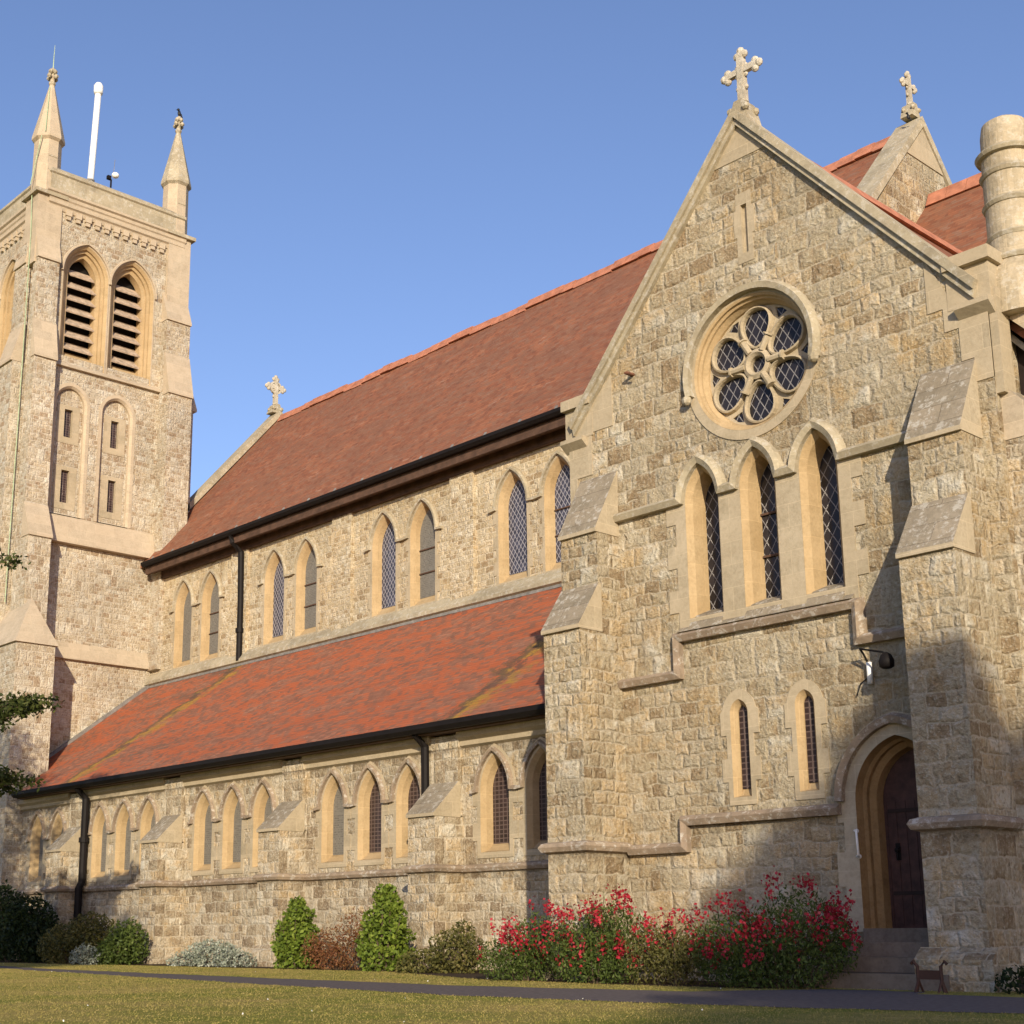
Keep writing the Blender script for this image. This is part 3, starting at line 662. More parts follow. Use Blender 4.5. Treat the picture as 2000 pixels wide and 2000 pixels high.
# lower plinth standing slightly proud below the string
cn = MB(); e = [AX1]+[v for bx in bxs for v in (bx+.37, bx-.37)]+[AX0]
for k in range(0, len(e), 2): cn.prism([(YA+.02, 3.46), (YA-.16, 3.46), (YA-.16, 3.36), (YA-.07, 3.30), (YA-.07, 3.22), (YA+.02, 3.17)], e[k+1], e[k], 'X')
cn.build('cornice', 'ashlar', CHURCH)
# roof with a slight kick at the eave, ridden by lead at the top
prof = [(21.68, 7.26), (18.2, 4.62), (16.70, 3.62)]
def roof_sheet(prof, x0, x1, t=.09, nx=46, seed=1, sag=.012, clip=None):
    m = MB(); rs = random.Random(seed); n = len(prof); cols = []
    for i in range(nx+1):
        x = x0+(x1-x0)*i/nx; col = []
        for (y, z) in prof: col.append((max(x, clip[0]) if clip and y < clip[1] else x, y, z+rs.uniform(-sag, sag)))
        cols.append(col)
    m.loft(cols, closed=False)
    m.loft([[(p[0], p[1], p[2]-t) for p in c] for c in cols], closed=False)
    m.loft([[c[-1], (c[-1][0], c[-1][1], c[-1][2]-t)] for c in cols], closed=False)
    m.loft([[c[0], (c[0][0], c[0][1], c[0][2]-t)] for c in cols], closed=False)
    return m
def subdiv(prof, k):
    out = []
    for a, b in zip(prof[:-1], prof[1:]): out += [(a[0]+(b[0]-a[0])*i/k, a[1]+(b[1]-a[1])*i/k) for i in range(k)]
    return out+[prof[-1]]
AROOF = roof_sheet(subdiv(prof, 5), -37.55, TX0+.02, clip=(-35.62, 17.5)).build('aisle_roof', 'tile_aisle', CHURCH)
o = MB().prism([(21.72, 7.36), (21.64, 7.36), (21.52, 7.19), (21.52, 7.15), (21.72, 7.20)], -37.55, TX0, 'X').build('lead_flashing', 'lead'); put(o, AROOF)
o = MB().prism([(21.6, 7.30), (18.2, 4.70), (16.78, 3.76), (16.78, 3.66), (18.2, 4.58), (21.6, 7.20)], -37.62, -37.42, 'X').build('lead_flashing', 'lead'); put(o, AROOF)
# gutters and downpipes
def gutter(x0, x1, y, z, h=.16): return MB().prism([(y-.10, z), (y-.10, z-h*.55), (y-.04, z-h), (y+.06, z-h), (y+.10, z-h*.5), (y+.10, z)], x0, x1, 'X').build('gutter', 'iron', CHURCH)
gutter(-35.55, TX0-.0, 16.66, 3.63, .15)
MB().box(-35.6, TX0, 16.74, 17.12, 3.46, 3.50).build('eaves_soffit', 'wood_dark', CHURCH)
def downpipe(pts, r=.055, hop=None):
    m = MB().tube(pts, r, 10)
    for a, b in zip(pts[:-1], pts[1:]):
        L = (Vector(b)-Vector(a)).length; nn = int(L/1.6)
        for k in range(1, nn+1):
            p = Vector(a).lerp(Vector(b), k/(nn+1)); m.tube([p+Vector((0, 0, -.06)), p+Vector((0, 0, .06))], r*1.4, 10)
    return m.build('downpipe', 'iron', CHURCH)
downpipe([(-19.56, 16.72, 3.5), (-19.56, 16.96, 3.28), (-19.56, 16.97, 2.15), (-19.56, 16.97, G)], .075)
downpipe([(-32.22, 16.7, 3.5), (-32.22, 16.95, 3.25), (-32.22, 16.95, 1.25), (-32.22, 16.88, 1.1), (-32.22, 16.88, G)], .09)
# ================================================================== NAVE
YN = 21.7; YR = 26.35; ZR = 16.95
CL = dict(w=.40, z0=7.62, zs=9.36, h=.72)
cc = []
for b in (-35.12, -30.5, -25.82, -21.28): cc += [b-.73, b+.73]
cc += [-16.9, -15.4]
outer = [(-38.0, 6.8), (-13.8, 6.8), (-13.8, 10.95), (-38.0, 10.95)]
MB().plate(outer, [lancet_hole(x, **CL) for x in cc], YN, YN+.6).box(-38.0, -13.8, 30.4, 31.0, G, 10.95).build('nave_wall', 'stone_nave', CHURCH)
protos = {}
for i, x in enumerate(cc):
    gk = 'glass_blue' if i % 2 == 0 else 'glass_grey'
    if i < 2: gk = 'glass_grey'
    if i == 7: gk = 'glass_mix'
    key = (gk, i % 2)
    if key not in protos:
        o = lancet('clerestory_window', glass='glass_blue' if gk == 'glass_mix' else gk, d=.20, s=.07, sw=.17, quoin=True, hood=True, ret=.20, sill=.22, bars=2 if i % 2 else 0, **CL); protos[key] = o
        to_church(o, (x, YN, 0))
    else: copy_tree(protos[key], CHURCH, (x, YN, 0))
pp = None
for px in (-32.85, -28.18, -23.62, -18.9):
    if pp is None: pp = MB().box(-.40, .40, -.10, .05, 7.3, 10.66).build('pilaster', 'stone_nave'); to_church(pp, (px, YN, 0))
    else: copy_tree(pp, CHURCH, (px, YN, 0))
MB().prism([(YN+.02, 7.62), (YN-.05, 7.56), (YN-.22, 7.34), (YN-.22, 7.26), (YN-.14, 7.22), (YN+.02, 7.22)], -37.6, TX0+.1, 'X').build('string_course', 'coping', CHURCH)
NPROF = [(YR, ZR), (21.18, 10.93)]
NROOF = roof_sheet(subdiv(NPROF, 8), -38.0, -13.95, .12, 60, 4, .018).build('nave_roof', 'tile_nave', CHURCH)
o = MB().prism([(YR, ZR), (31.5, 10.9), (31.5, 10.75), (YR, ZR-.14)], -38.0, -13.95, 'X').build('north_slope', 'tile_nave'); put(o, NROOF)
rt = MB(); x = -37.75; rs = random.Random(3)
while x < -14.3:
    if not (-29.55 < x < -29.2):
        dz = rs.uniform(-.02, .02)+.05*math.sin((x+29.6)*1.9)*.6; rt.prism([(YR-.20, ZR-.16+dz), (YR-.05, ZR+.12+dz), (YR+.05, ZR+.12+dz), (YR+.20, ZR-.16+dz)], x, x+.44, 'X')
    x += .455
o = rt.build('ridge_tiles', 'tile_ridge'); put(o, NROOF)
# west and east gables with copings
def gable_end(x0, x1, name, ins):
    s2 = (ZR-10.93)/(YR-21.18); c = MB()
    for sy in (-1, 1):
        e = 5.35
        pr = [(YR, ZR+.05), (YR+sy*e, ZR+.05-s2*e), (YR+sy*e, ZR+.27-s2*e), (YR, ZR+.30)]
        c.prism(pr, x0-.05, x1+.05, 'X')
    wl = MB().prism([(21.72, 9.5), (30.98, 9.5), (30.98, 11.4), (YR, ZR+.04), (21.72, 11.4)], x0, x1, 'X')
    o = wl.build(name, 'stone_transept', CHURCH); k = c.build('coping', 'coping'); put(k, o); return o
gable_end(-38.35, -37.95, 'west_gable', 0)
eg = gable_end(-14.45, -13.9, 'east_gable', 0)
k = MB().prism([(YR-.75, 16.1), (YR+.75, 16.1), (YR, ZR-.02)], -13.895, -13.875, 'X').build('gable_dressing', 'ashlar'); put(k, eg)
o = cross('gable_cross', None, 0, 1.02, ring=True, baseh=.2); to_church(o, (-38.15, YR, 17.52), math.radians(90))
o = cross('gable_cross', None, 0, .80, baseh=.2); to_church(o, (-14.12, YR, 17.62), math.radians(90))
gutter(-37.35, TX0+.3, 21.14, 10.93, .14)
ev = MB().box(-37.35, TX0+.3, 21.22, 21.27, 10.58, 10.80).prism([(21.27, 10.60), (21.72, 10.72), (21.72, 10.80), (21.27, 10.68)], -37.35, TX0+.3, 'X').box(-37.35, TX0+.3, 21.58, 21.70, 10.46, 10.74)
ev.build('eaves_board', 'wood_dark', CHURCH)
lc = MB(); x = -36.9; lp = MB().box(-.03, .03, -.01, .01, 0, .20).build('lead_clip', 'lead'); first = True
while x < -14.4:
    if first: lp.parent = NROOF; lp.location = Vector((x, 21.10, 10.90))-world_loc(NROOF); lp.rotation_euler = (math.radians(-35), 0, math.radians(4)); first = False
    else:
        c = lp.copy(); COL.objects.link(c); c.location = Vector((x, 21.10, 10.90))-world_loc(NROOF)
    x += 1.12
downpipe([(-32.62, 21.16, 10.8), (-32.62, 21.20, 10.62), (-32.62, 21.50, 10.38), (-32.62, 21.53, 9.0), (-32.62, 21.53, 7.30)], .085)
# ================================================================== CHANCEL beyond the transept
CHR = roof_sheet(subdiv([(YR, 15.2), (21.3, 9.3)], 4), -13.9, 4.0, .12, 24, 9).build('chancel_roof', 'tile_nave', CHURCH)
rt = MB(); x = -13.85
while x < 3.6: rt.prism([(YR-.22, 15.02), (YR-.05, 15.36), (YR+.05, 15.36), (YR+.22, 15.02)], x, x+.44, 'X'); x += .455
o = rt.build('ridge_tiles', 'tile_ridge'); put(o, CHR)
o = MB().prism([(YR, 15.2), (31.4, 9.3), (31.4, 9.15), (YR, 15.06)], -13.9, 4, 'X').build('north_slope', 'tile_nave'); put(o, CHR)
MB().box(-13.9, 4.0, 21.6, 22.2, G, 9.4).box(-13.9, 4.0, 30.5, 31.0, G, 9.4).build('chancel_wall', 'stone_nave', CHURCH)
MB().prism([(21.6, 9.2), (31.0, 9.2), (YR, 15.1)], 3.5, 4.0, 'X').build('chancel_gable', 'stone_nave', CHURCH)
# vestry in the angle: timbered eave under a stone-coped slope
VE = MB().box(TX1, -1.2, 17.0, 21.6, G, 5.2).prism([(TX1, 5.2), (-5.0, 5.2), (TX1, 8.05)], 17.0, 17.5, 'Y').build('vestry_wall', 'stone_aisle', CHURCH)
vz = lambda x: 7.02-1.20*(x+7.2)
VR = MB().prism([(TX1, vz(TX1)), (-4.4, vz(-4.4)), (-4.4, vz(-4.4)-.16), (TX1, vz(TX1)-.16)], 15.72, 21.6, 'Y').build('vestry_roof', 'tile_nave', CHURCH)
o = MB().prism([(TX1, vz(TX1)+.01), (-4.4, vz(-4.4)+.01), (-4.4, vz(-4.4)+.10), (TX1, vz(TX1)+.10)], 15.42, 15.9, 'Y').build('coping', 'coping'); put(o, VR)
o = MB().prism([(TX1, vz(TX1)-.34), (-4.4, vz(-4.4)-.34), (-4.4, vz(-4.4)-.24), (TX1, vz(TX1)-.24)], 15.5, 15.6, 'Y').build('bargeboard', 'cross_stone'); put(o, VR)
MB().prism([(TX1, 4.9), (-5.2, 4.9), (TX1, 7.0)], 15.62, 15.7, 'Y').build('recess_shade_sheet', 'recess_shade', CHURCH)  # dark sheet painted as the shadowed recess below the slope
MB().box(TX1-.02, -6.0, 15.48, 15.60, 5.95, 6.06).prism([(TX1, 5.35), (TX1+.10, 5.35), (-6.45, 5.96), (-6.62, 5.96)], 15.48, 15.60, 'Y').build('timber_bracket', 'louvre', CHURCH)
cx_, cy_ = -7.17, 15.62
CH = MB().lathe([(.50, 7.0), (.47, 7.45), (.41, 7.62), (.36, 7.70), (.325, 7.74), (.31, 7.85), (.30, 9.20), (.29, 9.25), (.285, 9.46), (.26, 9.60), (.15, 9.67)], cx_, cy_, 32).build('chimney', 'chimney_stone', CHURCH)
for z, r in ((7.76, .385), (8.08, .335), (8.52, .34), (8.92, .34), (9.18, .37)):
    o = MB().lathe([(.30, z-.05), (r-.02, z-.04), (r, z), (r-.03, z+.035), (.30, z+.06)], cx_, cy_, 32).build('moulded_ring', 'coping'); put(o, CH)
o = MB().prism([(-7.42, 7.12), (TX1+.02, 7.06), (-6.4, 6.12), (-6.4, 7.2), (-6.75, 7.45), (-7.42, 7.45)], 15.3, 16.1, 'Y').build('chimney_base', 'ashlar_tower'); put(o, CH)
c2 = CH.copy(); COL.objects.link(c2); c2.location = CH.location+Vector((.70, .35, -.12))
for ch in list(CH.children):
    if ch.name.startswith('moulded_ring'): copy_tree(ch, c2)
o = MB().box(-6.95, -6.0, 15.55, 16.5, 5.0, 7.2).build('chimney_base', 'ashlar_tower'); put(o, c2)
# ================================================================== TOWER
XT = -37.6; K = 1.008
TY0, TY1 = 17.6, 22.05
mpE = lambda u, d, z: (XT-d, u, z)
BL = dict(w=.62, z0=16.95, zs=19.65, h=.88); BY = (18.86, 20.46)
PN = dict(w=.46, z0=12.0, zs=15.45, h=.52); PY = (18.62, 20.16)
def hole(cy, p, s): return [(cy+x, z) for x, z in arch(p['w'], p['zs'], p['h'], s, z0=p['z0']-.02)]
holes = [hole(y, BL, .14) for y in BY]+[hole(y, PN, .06) for y in PY]
tw = MB().plate([(TY0, G-.3), (TY1, G-.3), (TY1, 22.1), (TY0, 22.1)], holes, 0, .55, mpE)
SB = [(x, z) for x, z in arch(.62, 19.65, .88, .14, z0=16.95)]
tw.plate([(-43.3, G-.3), (XT-.55, G-.3), (XT-.55, 22.1), (-43.3, 22.1)], [[(-40.0+x, z) for x, z in SB], [(-41.6+x, z) for x, z in SB]], TY0, TY0+.55)
tw.box(-43.3, -42.7, TY0+.55, TY1, G-.3, 22.1).box(-42.7, XT-.55, TY1-.5, TY1, G-.3, 22.1)
tw.box(-42.7, XT-.55, TY0+.55, TY1-.5, 21.5, 22.0)
TOWER = tw.build('tower_wall', 'stone_tower', CHURCH)
def belfry():
    rv = MB(); loops = []
    for dw, y, dz in ((.13, -.02, -.28), (.05, .05, -.2), (.05, .12, -.14), (-.03, .14, -.10), (-.03, .22, .02), (-.15, .25, .05), (-.16, .50, .32)):
        loops.append([(x, y, z) for x, z in arch(BL['w'], BL['zs'], BL['h'], dw, z0=BL['z0']+dz, n=10)])
    rv.loft(loops); root = rv.build('belfry_opening', 'ashlar_bounce')
    sub(MB().plate(arch(BL['w'], BL['zs'], BL['h'], .17, z0=16.62), [arch(BL['w'], BL['zs'], BL['h'], .13, z0=16.67)], -.02, .03), 'surround', 'ashlar_tower', root)
    a = arch(BL['w'], BL['zs'], BL['h'], .19, n=10)
    sub(MB().sweep([(a[0][0]+.0, a[0][1]-.02)]+a+[(a[-1][0]-.0, a[-1][1]-.02)], HOOD, flip=-1), 'hood_mould', 'ashlar_tower', root)
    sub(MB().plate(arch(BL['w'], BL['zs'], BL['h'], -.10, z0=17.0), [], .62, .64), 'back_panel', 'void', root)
    for k in range(7):
        z = 17.32+k*.40; hw = .485 if k < 6 else .40
        sub(MB().prism([(.22, z-.02), (.24, z-.055), (.56, z+.26), (.55, z+.30)], -hw, hw, 'X'), 'louvre', 'louvre', root)
    return root
b0 = belfry(); to_church(b0, (XT, BY[0], 0), math.radians(90))
for (x, y, r) in ((XT, BY[1], math.radians(90)), (-40.0, TY0, 0), (-41.6, TY0, 0)):
    c = copy_tree(b0, CHURCH, (x, y, 0)); c.rotation_euler = (0, 0, r)
def blind():
    rv = MB(); loops = []
    for dw, y, dz in ((.06, -.018, 0), (.0, .05, .0), (.0, .16, .0)): loops.append([(x, y, z) for x, z in arch(PN['w'], PN['zs'], PN['h'], dw, z0=PN['z0']+dz)])
    rv.loft(loops); root = rv.build('blind_arch', 'ashlar_tower')
    sub(MB().plate(arch(PN['w'], PN['zs'], PN['h'], .16, z0=PN['z0']-.0), [arch(PN['w'], PN['zs'], PN['h'], .06, z0=PN['z0'])], -.018, .03), 'surround', 'ashlar_tower', root)
    def rect(x0, x1, z0, z1): return [(x0, z0), (x1, z0), (x1, z1), (x0, z1)]
    sub(MB().plate(arch(PN['w'], PN['zs'], PN['h'], .0, z0=PN['z0']), [rect(-.14, .14, 14.45, 15.32), rect(-.14, .14, 12.42, 13.42)], .14, .17), 'recess_wall', 'stone_tower', root)
    for z0, z1 in ((14.45, 15.32), (12.42, 13.42)):
        s = MB().plate(rect(-.36, .36, z0-.2, z1+.12), [rect(-.13, .13, z0, z1)], .125, .26)
        fr = sub(s, 'slit_frame', 'ashlar', root)
        sub(MB().box(-.14, .14, .24, .255, z0-.01, z1+.01), 'slit_glass', 'glass_brown', root)
    return root
b1 = blind(); to_church(b1, (XT, PY[0], 0), math.radians(90)); c = copy_tree(b1, CHURCH, (XT, PY[1], 0)); c.rotation_euler = (0, 0, math.radians(90))
def estring(z, y0, y1, h=.10, p=.10, slope=0.0, mat='ashlar_tower'):
    """string course across the east face; slope = height of the weathered stone above it"""
    return MB().prism([(XT-.03, z), (XT+p, z), (XT+p, z+h*.5), (XT+.0, z+h+slope), (XT-.03, z+h+slope)], y0, y1, 'Y').build('string_course', mat, CHURCH)
estring(7.74, TY0, TY1, .08, .14, .42); estring(11.13, TY0, TY1-.0, .10, .22, .75); estring(16.56, TY0, TY1, .10, .12, .06)
# corner buttresses of the tower
def tbutt(x0, x1, y0, y1, z0, z1, mat='stone_tower'): return MB().box(x0, x1, y0, y1, z0, z1)
def east_butt(y0, y1, stages):
    core = MB(); o = None; caps = []
    for i, (xf, za, zb, zc) in enumerate(stages):
        core.box(XT-.1, xf, y0, y1, za, zb)
        if zc > zb:
            nx = stages[i+1][0] if i+1 < len(stages) else XT
            caps.append([(xf+.06, zb), (xf+.06, zb+.06), (nx, zc), (nx-.05, zc), (nx-.05, zb)])
    o = core.build('tower_buttress', 'stone_tower', CHURCH)
    for c in caps: k = MB().prism(c, y0-.02, y1+.02, 'Y').build('weathering', 'ashlar_tower'); put(k, o)
    return o
SE = east_butt(17.18, 17.88, ((-36.85, 7.7, 11.0, 12.05), (-37.22, 11.0, 16.52, 17.75), (-37.40, 16.52, 19.72, 20.75)))
NE = east_butt(21.55, 22.40, ((-37.02, 7.7, 16.42, 17.85), (-37.28, 16.42, 18.95, 20.0)))
# upper dressed shafts, square, then octagonal pinnacles
for name, cx, cy in (('pinnacle', -37.93, 17.52), ('pinnacle', -37.88, 22.02)):
    zb = 19.74 if cy < 20 else 18.97
    m = MB().box(cx-.40, cx+.40, cy-.40, cy+.40, zb, 22.0)
    m.lathe([(.44, 22.0), (.42, 22.25), (.41, 23.95)], cx, cy, 8, rot=math.pi/8)
    P = m.build(name, 'ashlar_tower', CHURCH)
    k = MB().prism([(-.43, 0), (.43, 0), (.50, .06), (.50, .14), (.43, .2), (-.43, .2), (-.50, .14), (-.50, .06)], cy-.5, cy+.5, 'Y')
    k = MB().box(cx-.518, cx+.518, cy-.518, cy+.518, 22.0, 22.12).build('cap_mould', 'coping'); put(k, P)
    k = MB().lathe([(.41, 23.9), (.50, 23.98), (.50, 24.06), (.07, 25.98), (.07, 26.3)], cx, cy, 8, rot=math.pi/8).build('spire', 'coping' if cy > 20 else 'ashlar_tower'); put(k, P)
    f = MB().lathe([(.07, 25.93), (.11, 26.0), (.11, 26.05), (.06, 26.09), (.055, 26.42)], cx, cy, 8)
    for z, r in ((26.24, .14), (26.42, .085)):
        for a in range(4): f.ball((cx+r*math.cos(a*math.pi/2+.4), cy+r*math.sin(a*math.pi/2+.4), z), .08, 6)
    f.ball((cx, cy, 26.50), .08, 6)
    k = f.build('finial', 'coping'); put(k, P)
    if cy < 20: P.location.z -= .14
    fr = MB()
    for z0 in (22.75, 23.2):
        fr.box(cx+.375, cx+.395, cy-.14, cy+.14, z0, z0+.03)
    k = fr.build('relief_band', 'coping'); put(k, P)
# south buttress of the tower and the big hipped lower block at the corner
o = MB().box(-38.80, -37.95, 16.85, 17.65, 7.7, 16.5).box(-38.75, -38.0, 17.1, 17.65, 16.5, 20.4).build('tower_buttress', 'stone_tower', CHURCH)
k = MB().prism([(16.79, 16.5), (16.79, 16.57), (17.1, 17.7), (17.2, 17.7), (17.2, 16.5)], -38.82, -37.93, 'X').build('weathering', 'ashlar_tower'); put(k, o)
k = MB().prism([(17.05, 19.7), (17.05, 19.76), (17.22, 20.6), (17.3, 20.6), (17.3, 19.7)], -38.77, -37.98, 'X').build('weathering', 'ashlar_tower'); put(k, o)
o = MB().box(-38.9, -35.95, 16.62, 17.75, G-.3, 7.72).build('tower_buttress', 'stone_tower', CHURCH)
k = MB(); vs = [(-38.95, 16.55, 7.72), (-35.88, 16.55, 7.72), (-35.88, 17.82, 7.72), (-38.95, 17.82, 7.72), (-38.4, 17.3, 9.1), (-36.50, 17.25, 9.1)]
k.add(vs, [(0, 1, 5, 4), (1, 2, 5), (2, 3, 4, 5), (3, 0, 4), (0, 3, 2, 1)]); k = k.build('weathering', 'ashlar_tower'); put(k, o)
o = MB().box(-38.7, -37.9, 22.0, 23.0, 7.7, 16.4).box(-38.7, -37.9, 22.0, 22.65, 16.4, 20).build('tower_buttress', 'stone_tower', CHURCH)
k = MB().prism([(23.12, 16.4), (23.12, 16.48), (22.62, 17.9), (22.5, 17.9), (22.5, 16.4)], -38.73, -37.87, 'X').build('weathering', 'ashlar_tower'); put(k, o)
# parapet, mouldings and corbel table
pa = MB(); xi, xo = -43.4, XT+.10; yi, yo = TY0-.1, TY1+.1
def ring_sweep(sec, at): return MB().sweep([(xo, yo), (xi, yo), (xi, yi), (xo, yi)], sec, closed=True, plane='XY', at=at, flip=-1)
PAR = MB()
PAR.sweep([(xo, yo), (xi, yo), (xi, yi), (xo, yi)], [(-.35, 0), (0, 0), (0, .60), (.05, .64), (.05, .72), (-.10, .86), (-.35, .86)], closed=True, plane='XY', at=22.05, flip=-1)
PARO = PAR.build('parapet', 'coping', CHURCH)
o = ring_sweep([(-.2, -.52), (-.06, -.52), (-.02, -.40), (.035, -.36), (.035, -.22), (.07, -.18), (.07, -.08), (.13, -.04), (.13, .03), (-.2, .03)], 22.05).build('cornice', 'ashlar_tower', CHURCH)
c0 = None
spots = [(XT, 18.05+.325*i+.1, 90) for i in range(11)]+[(-42.6+.325*i+.1, TY0, 0) for i in range(12)]
for x, y, a in spots:
    if c0 is None:
        c0 = MB().box(-.10, .10, -.10, .02, 21.42, 21.60).box(-.07, .07, -.075, .02, 21.30, 21.42).build('corbel', 'ashlar_tower'); to_church(c0, (x, y, 0), math.radians(a))
    else:
        c = copy_tree(c0, CHURCH, (x, y, 0)); c.rotation_euler = (0, 0, math.radians(a))
# lightning conductor down the tower corner
LC = MB().tube([(-37.93, 17.52, 26.3), (-37.93, 17.52, 26.8), (-37.93, 17.53, 27.25)], [.018, .014, .006], 6)
LC.tube([(-37.60, 17.14, 23.8), (-37.86, 17.0, 22.2)], .015, 5)
LC.tube([(-37.83, 17.05, 22.0), (-37.80, 17.09, 20.6), (-37.86, 17.12, 16.7), (-37.86, 17.08, 9.2)], .014, 5).tube([(-37.87, 17.42, 25.7), (-37.53, 17.22, 23.95)], .015, 5)
LC.build('lightning_conductor', 'copper', CHURCH)
# white mast on the tower roof and a small floodlight on the parapet
ms = empty('mast', (-39.3, 19.65, 22.0)); tag(ms, 'tall white pole with a rounded cap on the tower roof', 'pole')
p0 = Vector((-39.3, 19.62, 22.0)); p1 = Vector((-39.3, 19.78, 27.2))
o = MB().tube([p0, p0.lerp(p1, .5), p1], .105, 12).build('pole', 'white', ms, smooth=True)
o = MB().lathe([(.13, 27.12), (.155, 27.2), (.155, 27.42), (.10, 27.52), (.03, 27.55)], p1.x, p1.y, 14).build('cap', 'white', ms, smooth=True)
pc = p0.lerp(p1, .37); o = MB().lathe([(.11, pc.z-.03), (.135, pc.z-.02), (.135, pc.z+.03), (.11, pc.z+.04)], pc.x, pc.y, 14).build('collar', 'lead', ms)
fl = empty('floodlight', (-37.75, 19.42, 22.9)); tag(fl, 'small white floodlight with a thin aerial on the tower parapet', 'floodlight')
q0 = pix(217, 352, X=-37.72)
MB().tube([(q0.x, q0.y, q0.z-.25), (q0.x, q0.y, q0.z+.02)], .03, 8).box(q0.x-.05, q0.x+.05, q0.y-.14, q0.y-.02, q0.z+.0, q0.z+.12).build('bracket', 'iron', fl)
MB().ball((q0.x, q0.y+.14, q0.z+.22), .12, 12, (1, 1, .8)).build('lamp_head', 'white', fl, smooth=True)
MB().tube([(q0.x, q0.y+.06, q0.z+.1), (q0.x, q0.y+.10, q0.z+.75)], .008, 5).build('aerial', 'lead', fl)
# ================================================================== small things on the wall
wl = empty('wall_lamp', (-9.35, YT, 2.9)); tag(wl, 'black swan neck lamp on a white bracket above the arched door', 'lamp')
S = pix(1673, 1350, Y=YT); H = Vector((-8.86, 14.60, 3.02))
H = pix(1731, 1287, Y=14.58)
A0 = pix(1700, 1310, Y=14.97)
MB().tube([A0+Vector((0, -.02, -.16)), A0+Vector((0, -.02, .10))], .035, 10).build('bracket', 'white', wl, smooth=True)
arm = [A0+Vector((0, -.03, .08)), A0+Vector((-.02, -.10, .20)), A0+Vector((.0, -.2, .24)), A0.lerp(H, .75)+Vector((0, 0, .12)), H+Vector((0, 0, .06))]
MB().tube(arm, .014, 6).tube([A0+Vector((-.03, -.01, -.08)), A0+Vector((-.14, -.01, -.14)), A0+Vector((-.20, -.005, -.28))], .008, 5).build('arm', 'iron', wl)
MB().lathe([(.02, H.z+.08), (.06, H.z+.05), (.09, H.z-.02), (.085, H.z-.09), (.05, H.z-.11)], H.x, H.y, 14).build('shade', 'iron', wl, smooth=True)
hr = empty('handrail', (-9.5, 14.9, .98)); tag(hr, 'short white grab rail on the stone jamb left of the door', 'handrail')
a, b = pix(1672, 1622, Y=14.9), pix(1677, 1672, Y=14.9)
MB().tube([a+Vector((-.04, .09, .0)), a+Vector((-.02, .0, .0)), a, b, b+Vector((-.02, .0, -.0)), b+Vector((-.04, .09, .0))], .014, 8).build('rail', 'white', hr, smooth=True)
MB().ball(a+Vector((-.04, .08, 0)), .025, 8).ball(b+Vector((-.04, .08, 0)), .028, 8).build('flange', 'white', hr)
bs = empty('boot_scraper', (-7.90, 13.55, G)); tag(bs, 'iron boot scraper with curled posts beside the door steps', 'boot scraper')
for x in (-8.02, -7.76):
    s = 1 if x > -7.9 else -1
    MB().tube([(x+s*.03, 13.6, G), (x, 13.6, G+.10), (x, 13.6, G+.26), (x+s*.045, 13.6, G+.31), (x+s*.07, 13.6, G+.28)], .018, 6).tube([(x, 13.52, G), (x, 13.6, G+.13), (x, 13.68, G)], .014, 6).build('post', 'scraper', bs)
MB().box(-8.02, -7.76, 13.59, 13.61, G+.13, G+.22).build('blade', 'scraper', bs)
def bird(loc, s, label):
    o = MB()
    o.ball((0, 0, .10*s), .085*s, 10, (.75, .8, 1.5)); o.ball((-.02*s, -.03*s, .26*s), .055*s, 10); o.tube([(-.04*s, -.06*s, .26*s), (-.09*s, -.11*s, .245*s)], [.02*s, .003*s], 6)
    o.tube([(.03*s, .05*s, .06*s), (.08*s, .10*s, -.10*s)], [.045*s, .02*s], 6); o.tube([(0, 0, .02*s), (0, 0, -.05*s)], .012*s, 5)
    b = o.build('bird', 'crow', smooth=True); b.location = loc; return tag(b, label, 'bird', None)
bird((-37.88, 22.02, 26.6), .85, 'black bird perched on the finial of the tower pinnacle')
bird(pix(1774, 232, Y=26.0), .5, 'small black bird beside the cross on the far nave gable')
# ================================================================== GROUND
def grass_ground():
    m, nt, n, b = new_mat('dry lawn')
    pos = node(nt, 'ShaderNodeNewGeometry').outputs['Position']
    a = noise(nt, pos, .55, 6, .65); c = noise(nt, pos, 9, 6, .7); d = noise(nt, pos, 60, 3, .6)
    col = mix(nt, ramp(nt, a, [(.40, 0), (.62, 1)]), (.26, .27, .05), (.50, .37, .13))
    col = mix(nt, math_(nt, 'MULTIPLY', ramp(nt, c, [(.35, 1), (.6, 0)]), .6), col, (.20, .20, .05))
    col = mix(nt, math_(nt, 'MULTIPLY', ramp(nt, d, [(.3, 1), (.6, 0)]), .5), col, (.08, .07, .025))
    link(nt, col, b.inputs['Base Color']); b.inputs['Roughness'].default_value = 1; b.inputs['Specular IOR Level'].default_value = 0.05
    bp = node(nt, 'ShaderNodeBump'); bp.inputs['Strength'].default_value = 1; bp.inputs['Distance'].default_value = .05
    link(nt, math_(nt, 'ADD', c, math_(nt, 'MULTIPLY', d, .6)), bp.inputs['Height']); link(nt, bp.outputs[0], b.inputs['Normal']); return m
M['lawn'] = grass_ground()
M['asphalt'] = plain_mat('worn asphalt', (.125, .105, .10), .95, var=.3, scale=18, spec=.1)
M['soil'] = plain_mat('flower bed soil', (.07, .05, .033), 1, var=.4, scale=9, spec=.05)
tag(MB().add([(-900, -400, G), (500, -400, G), (500, 900, G), (-900, 900, G)], [(0, 1, 2, 3)]).build('lawn', 'lawn'), kind='structure')
up = [(-60, 19.2), (-40, 16.2), (-33.0, 14.35), (-29.0, 13.55), (-26.1, 12.98), (-21.5, 12.5), (-17.8, 12.2), (-13.0, 11.9), (-9.9, 12.25), (-9.2, 13.6), (-8.0, 13.72), (-7.8, 13.15), (-6.7, 13.1), (0, 13.4), (12, 14)]
